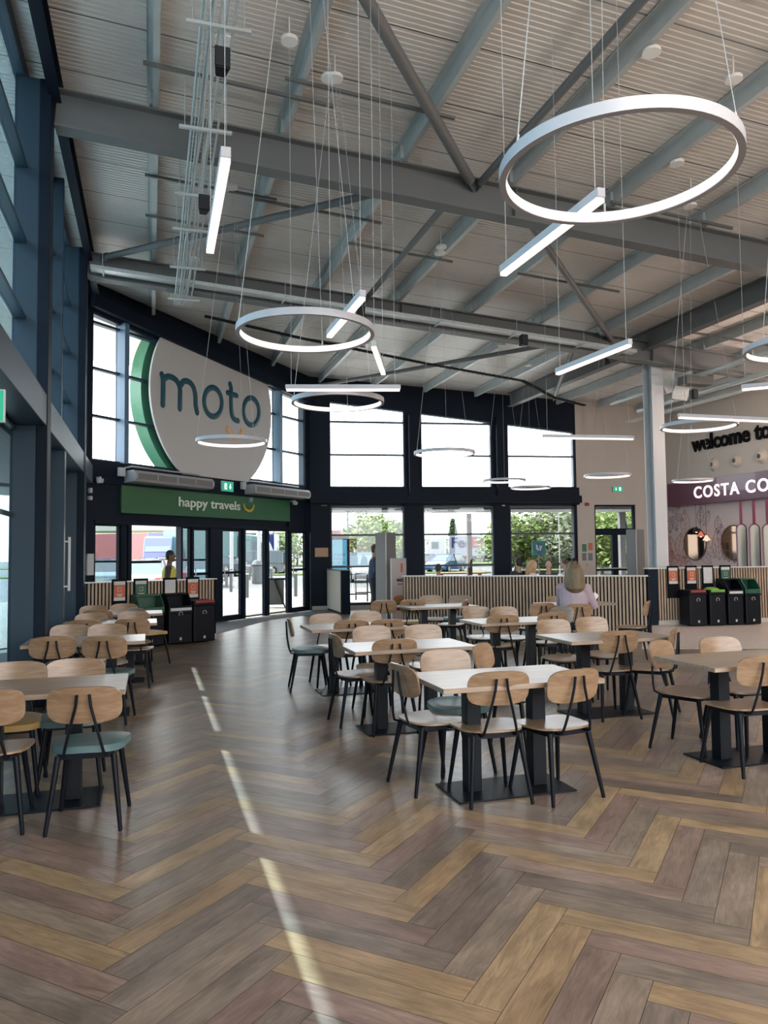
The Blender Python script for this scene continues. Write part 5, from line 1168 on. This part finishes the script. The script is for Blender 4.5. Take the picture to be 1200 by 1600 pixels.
# ================================================================ OUTSIDE
RUB = mat('tyre', (.02, .02, .02), .8); HUB = mat('wheel_hub', (.45, .45, .46), .4, .5); CGL = mat('car_glass', (.05, .08, .10), .08, spec=.8); LAMPR = mat('tail_lamp', (.5, .03, .02), .3); LAMPW = mat('head_lamp', (.8, .8, .8), .2)
def paint(name, c): return mat('paint_' + name, c, .25, coat=.8)
def car(px, Y, head, mt, label, base=0.0, L=4.3, W=1.8, H=1.46, van=False, py=None):
    q = wp(px, Y); o = thing('van' if van else 'car', label, 'van' if van else 'car', (q[0], q[1], -.03), R(-head)); 
    hl = L / 2
    low = [(-hl, .45), (-hl + .05, .75), (-hl + .25, .92), (-hl * .45, .95), (hl * .42, .93), (hl - .35, .84), (hl - .08, .68), (hl, .42), (hl - .12, .22), (-hl + .1, .22)]
    m = MB(); n = len(low); vs = []
    for k, (xx, sc_) in enumerate(((-W / 2 * .93, .97), (-W / 2, 1), (W / 2, 1), (W / 2 * .93, .97))):
        for y, z in low: vs.append((xx, y * sc_, (z - .5) * (sc_ if k in (0, 3) else 1) + .5))
    fs = [tuple(range(n)), tuple(range(3 * n, 4 * n))[::-1]]
    for k in range(3):
        for i in range(n): fs.append((k * n + i, (k + 1) * n + i, (k + 1) * n + (i + 1) % n, k * n + (i + 1) % n))
    m.add(vs, fs); m.build('body', mt, o, smooth=True, bevel=.03)
    if van: cab = [(-hl + .1, .9), (-hl + .15, H - .08), (-hl + .35, H), (hl * .35, H), (hl * .68, .92)]
    else: cab = [(-hl + .25, .9), (-hl + .55, H - .1), (-hl * .35, H), (hl * .12, H - .01), (hl * .52, .92)]
    def cabin(inset, lo, mt_, nm, tw=.80):
        m = MB(); vs = []; n = len(cab)
        for s in (-1, 1):
            for y, z in cab: t = (z - .9) / (H - .9); vs.append((s * (W / 2 * (1 - .02) * (1 - t) + W / 2 * tw * t + inset), y, z - lo * (z > 1)))
        m.add(vs, [tuple(range(n))[::-1], tuple(range(n, 2 * n))] + [(i, (i + 1) % n, n + (i + 1) % n, n + i) for i in range(n)]); return m.build(nm, mt_, o, bevel=.02)
    cabin(0, .03, CGL, 'windows')
    m = MB(); m.box(-W * .40, W * .40, cab[1][0] + .1, cab[-2][0] - .05, H - .035, H + .005)
    for s in (-1, 1):
        for (y0, z0), (y1, z1) in ((cab[0], cab[1]), (cab[-1], cab[-2]), ((.0, .92), (.0, H))):
            t0 = W / 2 * .985; t1 = W / 2 * .81; m.bar((s * t0, y0, z0), (s * t1, y1, z1), .05, .06)
    m.build('roof_frame', mt, o)
    for sx in (-1, 1):
        for sy in (-1, 1):
            m = MB(); Tn = Matrix.Translation((sx * (W / 2 - .1), sy * hl * .62, .32)) @ Matrix.Rotation(R(90), 4, 'Y'); m.lathe([(.2, -.11), (.32, -.1), (.32, .1), (.2, .11)], 20, Tn); w2 = m.build('wheel', RUB, o); m = MB(); m.lathe([(.19, -.115), (.19, .115)], 14, Tn); m.build('hub', HUB, w2)
        m = MB(); m.box(sx * W * .36 - .14, sx * W * .36 + .14, -hl - .0, -hl + .12, .62, .78); m.build('tail_lamp', LAMPR, o); m = MB(); m.box(sx * W * .36 - .16, sx * W * .36 + .16, hl - .22, hl - .04, .58, .72); m.build('head_lamp', LAMPW, o)
    return o
WH, SIL, RED, BLU, DBL, LBL, GRY = paint('white', (.38, .38, .38)), paint('silver', (.17, .19, .21)), paint('red', (.16, .012, .02)), paint('blue', (.008, .06, .19)), paint('dark', (.02, .025, .04)), paint('aqua', (.10, .18, .21)), paint('grey', (.08, .085, .10))
car(697, 62, -150, BLU, 'bright blue car parked outside the second window', L=4.2)
car(563, 44, 165, WH, 'white car parked outside the first window', L=4.2)
car(563, 58, 170, LBL, 'pale car behind the white one outside the first window', H=1.7)
car(545, 75, 160, RED, 'distant red car outside the first window')
car(667, 78, 20, DBL, 'dark car beside the white lorry cab')
car(164, 36, -20, LBL, 'pale car parked outside the left-hand side window')
car(160, 52, -10, BLU, 'blue car further off outside the left-hand side window')
car(226, 31, -14, GRY, 'grey car seen from behind through the open door', L=4.4)
car(266, 52, -14, WH, 'white car seen over the hi-vis vest through the open door')
car(286, 40, -14, RED, 'red car at the right edge of the open door')
car(317, 40, -16, LBL, 'pale turquoise car behind the third door pane')
car(407, 62, -75, SIL, 'silver people carrier crossing beyond the outdoor bin', H=1.9, L=4.8, van=True)
car(232, 62, -80, DBL, 'dark car beyond the verge through the open door')
car(345, 58, -75, GRY, 'grey car between the door leaves')
def lorry(px, Y, head, col, label, zt=4.0, L=9.0, txt=None, cabcol=None):
    q = wp(px, Y); o = thing('lorry', label, 'lorry', (q[0], q[1], -.03), R(-head)); TCl = paint(col[0], col[1])
    m = MB(); m.box(-1.25, 1.25, -L / 2, L / 2, 1.15, zt); m.build('trailer', TCl, o, bevel=.03)
    m = MB(); m.box(-1.1, 1.1, -L / 2, L / 2 + 2.2, .75, 1.15); m.build('chassis', RUB, o)
    c = paint(*cabcol) if cabcol else TCl
    m = MB(); y0 = L / 2 + .5; m.add([(x, y, z) for x in (-1.2, 1.2) for y, z in ((y0, .6), (y0, min(zt, 3.4)), (y0 + 1.5, min(zt, 3.2)), (y0 + 2.1, 1.9), (y0 + 2.1, .6))], [(0, 1, 2, 3, 4), (9, 8, 7, 6, 5), (0, 5, 6, 1), (1, 6, 7, 2), (2, 7, 8, 3), (3, 8, 9, 4), (4, 9, 5, 0)]); m.build('cab', c, o, bevel=.05)
    m = MB(); m.add([(x, y, z) for x in (-1.05, 1.05) for y, z in ((y0 + 1.53, 3.0), (y0 + 2.13, 1.95))], [(0, 1, 3, 2)]); m.box(-1.22, 1.22, y0 + .7, y0 + 1.5, 2.0, 2.8); m.build('cab_windows', CGL, o)
    for sx in (-1, 1):
        for y in (-L / 2 + .8, -L / 2 + 1.9, L / 2 + 1.5):
            m = MB(); Tn = Matrix.Translation((sx * 1.05, y, .48)) @ Matrix.Rotation(R(90), 4, 'Y'); m.lathe([(.3, -.15), (.48, -.14), (.48, .14), (.3, .15)], 20, Tn); m.build('wheel', RUB, o)
    return o
fx = lorry(774, 88, -88, ('lorry_white', (.27, .29, .34)), 'white lorry with large purple and orange letters beyond the blue car', zt=3.45, L=10.5, cabcol=('white', (.38, .38, .38)))
# writing on the side facing the hall
fx.rotation_euler = (0, 0, R(88)); 
TX = Matrix(((0, 1, 0, 0), (1, 0, 0, 0), (0, 0, 1, 0), (0, 0, 0, 1)))
sideT = Matrix(((0, -1, 0, 0), (-1, 0, 0, 0), (0, 0, 1, 0), (0, 0, 0, 1)))
text_on(sideT, 'Fed', -5.0, 2.15, 1.29, 1.6, .04, mat('letter_purple', (.02, .01, .09), .5), fx, bold=.04, fit=2.3); text_on(sideT, 'Ex', -2.75, 2.15, 1.29, 1.6, .04, mat('letter_orange', (.30, .025, .012), .5), fx, bold=.04, fit=1.55)
lorry(222, 82, -78, ('lorry_red', (.17, .015, .02)), 'red lorry trailer seen through the open door', L=10)
lorry(262, 74, 172, ('lorry_blue', (.012, .028, .16)), 'blue lorry facing the doors, seen through the open door', zt=3.7, L=8)
lorry(283, 88, 172, ('lorry_blue', (.012, .028, .16)), 'second blue lorry at the right edge of the open door', zt=3.9, L=8)
lorry(321, 70, 100, ('lorry_teal', (.055, .14, .15)), 'teal lorry behind the third door pane', zt=4.0, L=7)
lorry(357, 86, -84, ('lorry_green', (.04, .12, .06)), 'green lorry trailer behind the fourth door pane', L=7)
lorry(394, 92, -84, ('lorry_deepblue', (.012, .024, .15)), 'deep blue lorry trailer behind the middle door pane', L=6)
lorry(524, 84, 90, ('lorry_crimson', (.17, .012, .024)), 'crimson lorry outside the first window by the pier', zt=4.1, L=4)
lorry(570, 92, 175, ('lorry_maroon', (.12, .016, .024)), 'dark red lorry facing the first window', zt=4.2, L=7)

LEAFM = {}
def tree(px, Y, w_, h0, h1, c, label, n=2600, group=None, kind='bush'):
    q = wp(px, Y); o = thing('tree', label, 'tree', (q[0], q[1], -.03)); rr = random.Random(int(px * 7 + Y)); 
    m = MB(); m.tube([(0, 0, 0), (.1, 0, h0 * .6 + .3), (0, .1, (h0 + h1) / 2)], [.16, .12, .05], 8)
    for i in range(4): a = rr.uniform(0, 6.28); m.tube([(0, 0, h0 + .2), (math.cos(a) * w_ * .25, math.sin(a) * w_ * .25, (h0 + h1) / 2)], [.07, .03], 6)
    m.build('trunk', mat('bark', (.10, .07, .05), .9), o)
    blobs = [(rr.uniform(-.32, .32) * w_, rr.uniform(-.3, .3) * w_, rr.uniform(h0 + (h1 - h0) * .2, h1 - (h1 - h0) * .22), rr.uniform(.2, .32) * w_) for _ in range(9)]
    if kind == 'cone': blobs = [(0, 0, h0 + (h1 - h0) * t / 12, w_ * .5 * (1 - t / 12 * .85)) for t in range(12)]
    m = MB(); 
    for i in range(n):
        bx, by, bz, br = rr.choice(blobs); v = Vector((rr.gauss(0, 1), rr.gauss(0, 1), rr.gauss(0, 1))).normalized() * br * rr.uniform(.6, 1.08)
        p = Vector((bx + v.x, by + v.y, max(h0 * .6, min(h1, bz + v.z * .9)))); a = Vector((rr.gauss(0, 1), rr.gauss(0, 1), rr.gauss(0, .6))).normalized(); b_ = a.orthogonal().normalized(); s = rr.uniform(.13, .28)
        m.add([p - a * s, p + b_ * s * .5, p + a * s, p - b_ * s * .5], [(0, 1, 2, 3)])
    key = 'leaf_%d' % int(c[1] * 1000)
    cr_ = m.build('crown', mat(key, c, .7, var=.45, scale=.8), o)
    return o
GA, GB, GC, GD = (.13, .185, .025), (.10, .14, .04), (.055, .09, .03), (.20, .22, .13)
for px, Y, w_, h0, h1, c, lab in ((585, 72, 6, 1.0, 6.3, GA, 'bright green tree outside the first window, left part'), (612, 78, 5.5, 1.0, 5.2, GB, 'looser green tree outside the first window, right part'), (628, 66, 3, .5, 3.6, GA, 'small tree at the right edge of the first window'),
    (709, 110, 2.6, .4, 6.6, GC, 'dark conifer standing over the white lorry'), (690, 120, 12, .3, 3.6, GC, 'low hedge trees beyond the white lorry, left'), (755, 120, 12, .3, 3.7, GC, 'low hedge trees beyond the white lorry, right'),
    (806, 58, 5, .8, 4.3, GA, 'bright green tree at the left of the third window'), (830, 60, 6, .6, 5.0, GA, 'fresh green tree left of centre in the third window'), (858, 57, 6, .5, 5.2, GD, 'blossoming pale tree in the middle of the third window'), (885, 59, 6, .5, 5.4, GA, 'bright green tree at the right of the third window'), (905, 62, 5, .4, 4.8, GB, 'green tree behind the beige wall beside the third window'),
    (940, 52, 5, .6, 4.9, GA, 'leafy tree behind the glazed door, left'), (972, 50, 5.5, .6, 5.2, GA, 'leafy tree behind the glazed door, right'), (1000, 52, 5, .5, 5.0, GB, 'leafy tree right of the glazed door'),
    (432, 100, 7, .8, 4.8, GB, 'tree seen through the sixth door pane'), (464, 105, 8, .6, 4.4, GA, 'tree seen through the last door pane'), (836, 70, 7, .2, 3.2, GC, 'dark hedge under the trees in the third window, left'), (900, 74, 9, .2, 3.2, GC, 'dark hedge under the trees in the third window, right')):
    tree(px, Y, w_, h0, h1, c, lab, kind='cone' if 'conifer' in lab else 'bush')
def bollard(px, py, label):
    q = at(px, py, z=-.005); o = thing('bollard', label, 'bollard', tuple(q), 0, 'dark bollards outside the doors')
    MB().tube([(0, 0, 0), (0, 0, .86)], .07, 12).build('post', STEEL, o, smooth=True); MB().tube([(0, 0, .86), (0, 0, .92)], .072, 12).build('white_band', WHITE, o); MB().lathe([(.07, .92), (.07, .98), (.04, 1.0)], 12).build('cap', STEEL, o, smooth=True)
for px, py, lab in ((354, 918, 'bollard outside, left in the fourth door pane'), (361, 925, 'bollard outside, right in the fourth door pane'), (386, 934, 'bollard outside at the left of the middle door pane'), (390, 906, 'far bollard outside beside the litter bin'), (424, 914, 'bollard outside, at the left of the sixth door pane'), (462, 932, 'bollard outside in the last door pane'), (415, 915, 'bollard outside right of the litter bin')): bollard(px, py, lab)
q = at(402, 912, z=-.005); o = thing('litter_bin', 'dark slatted litter bin on the paving outside the middle door pane', 'bin', tuple(q)); m = MB(); m.lathe([(.28, .0), (.30, .1), (.30, .95), (.26, 1.0)], 12); m.build('body', STEEL, o); MB().lathe([(.33, 1.0), (.33, 1.05), (.2, 1.25), (.05, 1.3)], 12).build('hood', STEEL, o)
q = at(360, 899, z=-.005); o = thing('litter_bin', 'dark litter bin further off outside the fourth door pane', 'bin', tuple(q)); m = MB(); m.lathe([(.34, .0), (.36, .1), (.36, 1.1)], 12); m.build('body', STEEL, o); MB().lathe([(.4, 1.1), (.4, 1.18), (.1, 1.5)], 12).build('hood', STEEL, o)
q = at(428, 949, z=-.005); o = thing('ramp_panel', 'grey side panel with sloping dark rail just outside the sixth door pane', 'barrier', tuple(q), R(10)); MB().box(-.35, .3, -.03, .03, .08, .82).build('panel', mat('panel_grey', (.13, .127, .12), .6), o); MB().box(-.32, .5, -.03, .03, .82, .88).build('top_rail', BLACK, o); m = MB(); m.bar((0, -.06, .86), (.33, -.06, 0), .05, .04); m.build('sloping_rail', BLACK, o)
# lamp posts and canopy posts
for px, Y, h, r_, c_, lab in ((544, 60, 5.0, .06, (.05, .15, .12), 'green lamp post outside the first window'), (560, 90, 9, .05, (.5, .5, .5), 'thin pole outside the first window'), (679, 90, 9, .06, (.4, .4, .4), 'thin pole left in the second window'), (684, 100, 9, .05, (.4, .4, .4), 'second thin pole left in the second window'), (697, 95, 9, .05, (.45, .45, .45), 'thin pole above the lorry cab'), (754, 95, 9, .05, (.4, .4, .4), 'thin pole right in the second window'), (405, 50, 7, .12, (.45, .5, .5), 'grey lamp post behind the litter bin'), (362, 48, 7, .12, (.45, .5, .5), 'grey lamp post in the fourth door pane'), (875, 40, 4, .03, (.3, .3, .3), 'thin post in the third window')):
    q = wp(px, Y); o = thing('lamp_post', lab, 'post', (q[0], q[1], -.03)); MB().tube([(0, 0, 0), (0, 0, h)], r_, 10).build('pole', mat('pole%d' % int(c_[1] * 100), c_, .5), o, smooth=True); MB().box(-.3, .3, -.08, .08, h, h + .08).build('lamp_head', mat('pole%d' % int(c_[1] * 100), c_, .5), o)
q = wp(734, 25.2); o = thing('canopy_post', 'brown square canopy post numbered 13 outside the second window', 'post', (q[0], q[1], -.005), ab)
MB().box(-.075, .075, -.075, .075, 0, 2.86).build('post', mat('post_brown', (.09, .055, .05), .5), o); text_on(Matrix.Identity(4), '13', -.05, 2.6, -.08, .14, .006, WHITE, o, fit=.1)
q = wp(973, 25.5); o = thing('canopy_post', 'grey canopy post with drainpipe outside the glazed door', 'post', (q[0], q[1], -.005), ab); MB().box(-.09, .09, -.09, .09, 0, 2.86).build('post', mat('post_grey', (.16, .16, .165), .5), o); MB().tube([(.25, 0, 0), (.25, 0, 2.2), (.12, 0, 2.6), (.12, 0, 2.86)], .05, 10).build('drainpipe', mat('post_grey', (.16, .16, .165), .5), o, smooth=True)
q = wp(843, 26.5); o = thing('charging_sign', 'teal square sign with blue disc on a thin post outside the third window', 'sign', (q[0], q[1], -.005), ab)
MB().tube([(0, 0.03, 0), (0, .03, 1.9)], .02, 8).build('post', STEEL, o); MB().box(-.24, .24, -.015, .015, 1.46, 1.95).build('sign_panel', mat('sign_teal', (.0, .15, .11), .5), o); MB().lathe([(.19, 0), (.19, .008)], 28, Matrix.Translation((0, -.015, 1.7)) @ Matrix.Rotation(R(90), 4, 'X')).build('blue_disc', mat('sign_blue', (.0, .07, .17), .5), o)
m = MB(); m.tube([(-.09, -.03, 1.8), (-.09, -.03, 1.68), (-.04, -.03, 1.62), (-.04, -.03, 1.75), (.03, -.03, 1.62), (.03, -.03, 1.8)], .012, 6); m.tube([(.03, -.03, 1.62), (.09, -.03, 1.78)], .012, 6); m.tube([(-.12, -.03, 1.8), (-.06, -.03, 1.8)], .012, 6); m.build('symbol', WHITE, o)
# digital screen outside the first window
q = wp(531.5, 23.6); o = thing('advert_screen', 'dark framed digital screen showing red words on pale blue outside the first window', 'screen', (q[0], q[1], -.005), ab)
MB().box(-.36, .30, 0, .12, 0, 2.13).build('screen_frame', mat('screen_frame', (.05, .03, .04), .4), o, bevel=.02); MB().box(-.30, .215, -.006, 0, 1.1, 2.02).build('display', mat('display_blue', (.1, .35, .5), .4, emit=(.16, .45, .62), es=.75), o)
for i, tx in enumerate(('A TV SHOW', 'COULD', 'YOU WATCH', 'FOREVER?')): text_on(Matrix.Identity(4), tx, -.27 + (0, .08, 0, .03)[i], 1.52 - i * .12, -.008, .1, .004, mat('screen_ink', (.25, .01, .12), .5), o, fit=(.44, .24, .42, .36)[i])
# terrace furniture outside and fences
for px, Y, lab in ((556, 25.5, 'dark terrace barrier frame outside the first window'), (573, 26.5, 'second terrace barrier frame outside the first window'), (868, 34, 'thin metal frame outside the third window, left'), (885, 34, 'thin metal frame outside the third window, right')):
    q = wp(px, Y); o = thing('barrier_frame', lab, 'barrier', (q[0], q[1], -.005), ab); w_ = .38 if Y < 30 else .4; h = .9 if Y < 30 else 1.2; m = MB(); r_ = .022 if Y < 30 else .015
    m.tube([(-w_, 0, 0), (-w_, 0, h), (w_, 0, h), (w_, 0, 0)], r_, 8); m.tube([(-w_, 0, .25), (w_, 0, .25)], r_, 8); m.build('frame', BLACK, o, smooth=True)
    if Y < 30:
        for k_ in range(1, 7): m = MB(); x = -w_ + 2 * w_ * k_ / 7; m.tube([(x, 0, .25), (x, 0, h)], .006, 5); m.build('upright', STEEL, o)
q = wp(720, 27.5); o = thing('picnic_table', 'orange brown wooden picnic table outside the second window', 'table', (q[0], q[1], -.005), ab)
MB().box(-.85, .85, -.35, .35, .82, .87).build('tabletop', mat('picnic_wood', (.22, .10, .05), .6, var=.2), o)
for s in (-1, 1): m = MB(); m.bar((s * .7, -.5, 0), (s * .7, -.1, .82), .06, .06); m.bar((s * .7, .5, 0), (s * .7, .1, .82), .06, .06); m.build('leg', mat('picnic_wood', (.22, .10, .05), .6), o)
# neighbouring louvred building beyond the left glass wall
o = thing('louvred_building', 'pale grey louvred building seen through the left glass wall', 'building'); m = MB(); m.box(-14, 13, 9, 13, -.03, 5.2, LW.T); m.build('walls', mat('louvre_grey', (.17, .185, .18), .6), o)
m = MB(); z = .2
while z < 5.1: m.box(-14, 13, 8.92, 9.0, z, z + .06, LW.T); z += .16
m.build('louvres', mat('louvre_light', (.24, .26, .255), .5), o)
# canopy seen far off
q = wp(240, 110); o = thing('fuel_canopy', 'pale green edged fuel station canopy beyond the lorries', 'canopy', (q[0], q[1], 0)); MB().box(-14, 12, -6, 6, 5.0, 5.7).build('roof', mat('canopy_white', (.3, .33, .3), .6), o)
for x in (-10, 0, 8): MB().tube([(x, 0, 0), (x, 0, 5)], .25, 10).build('post', WHITE, o)
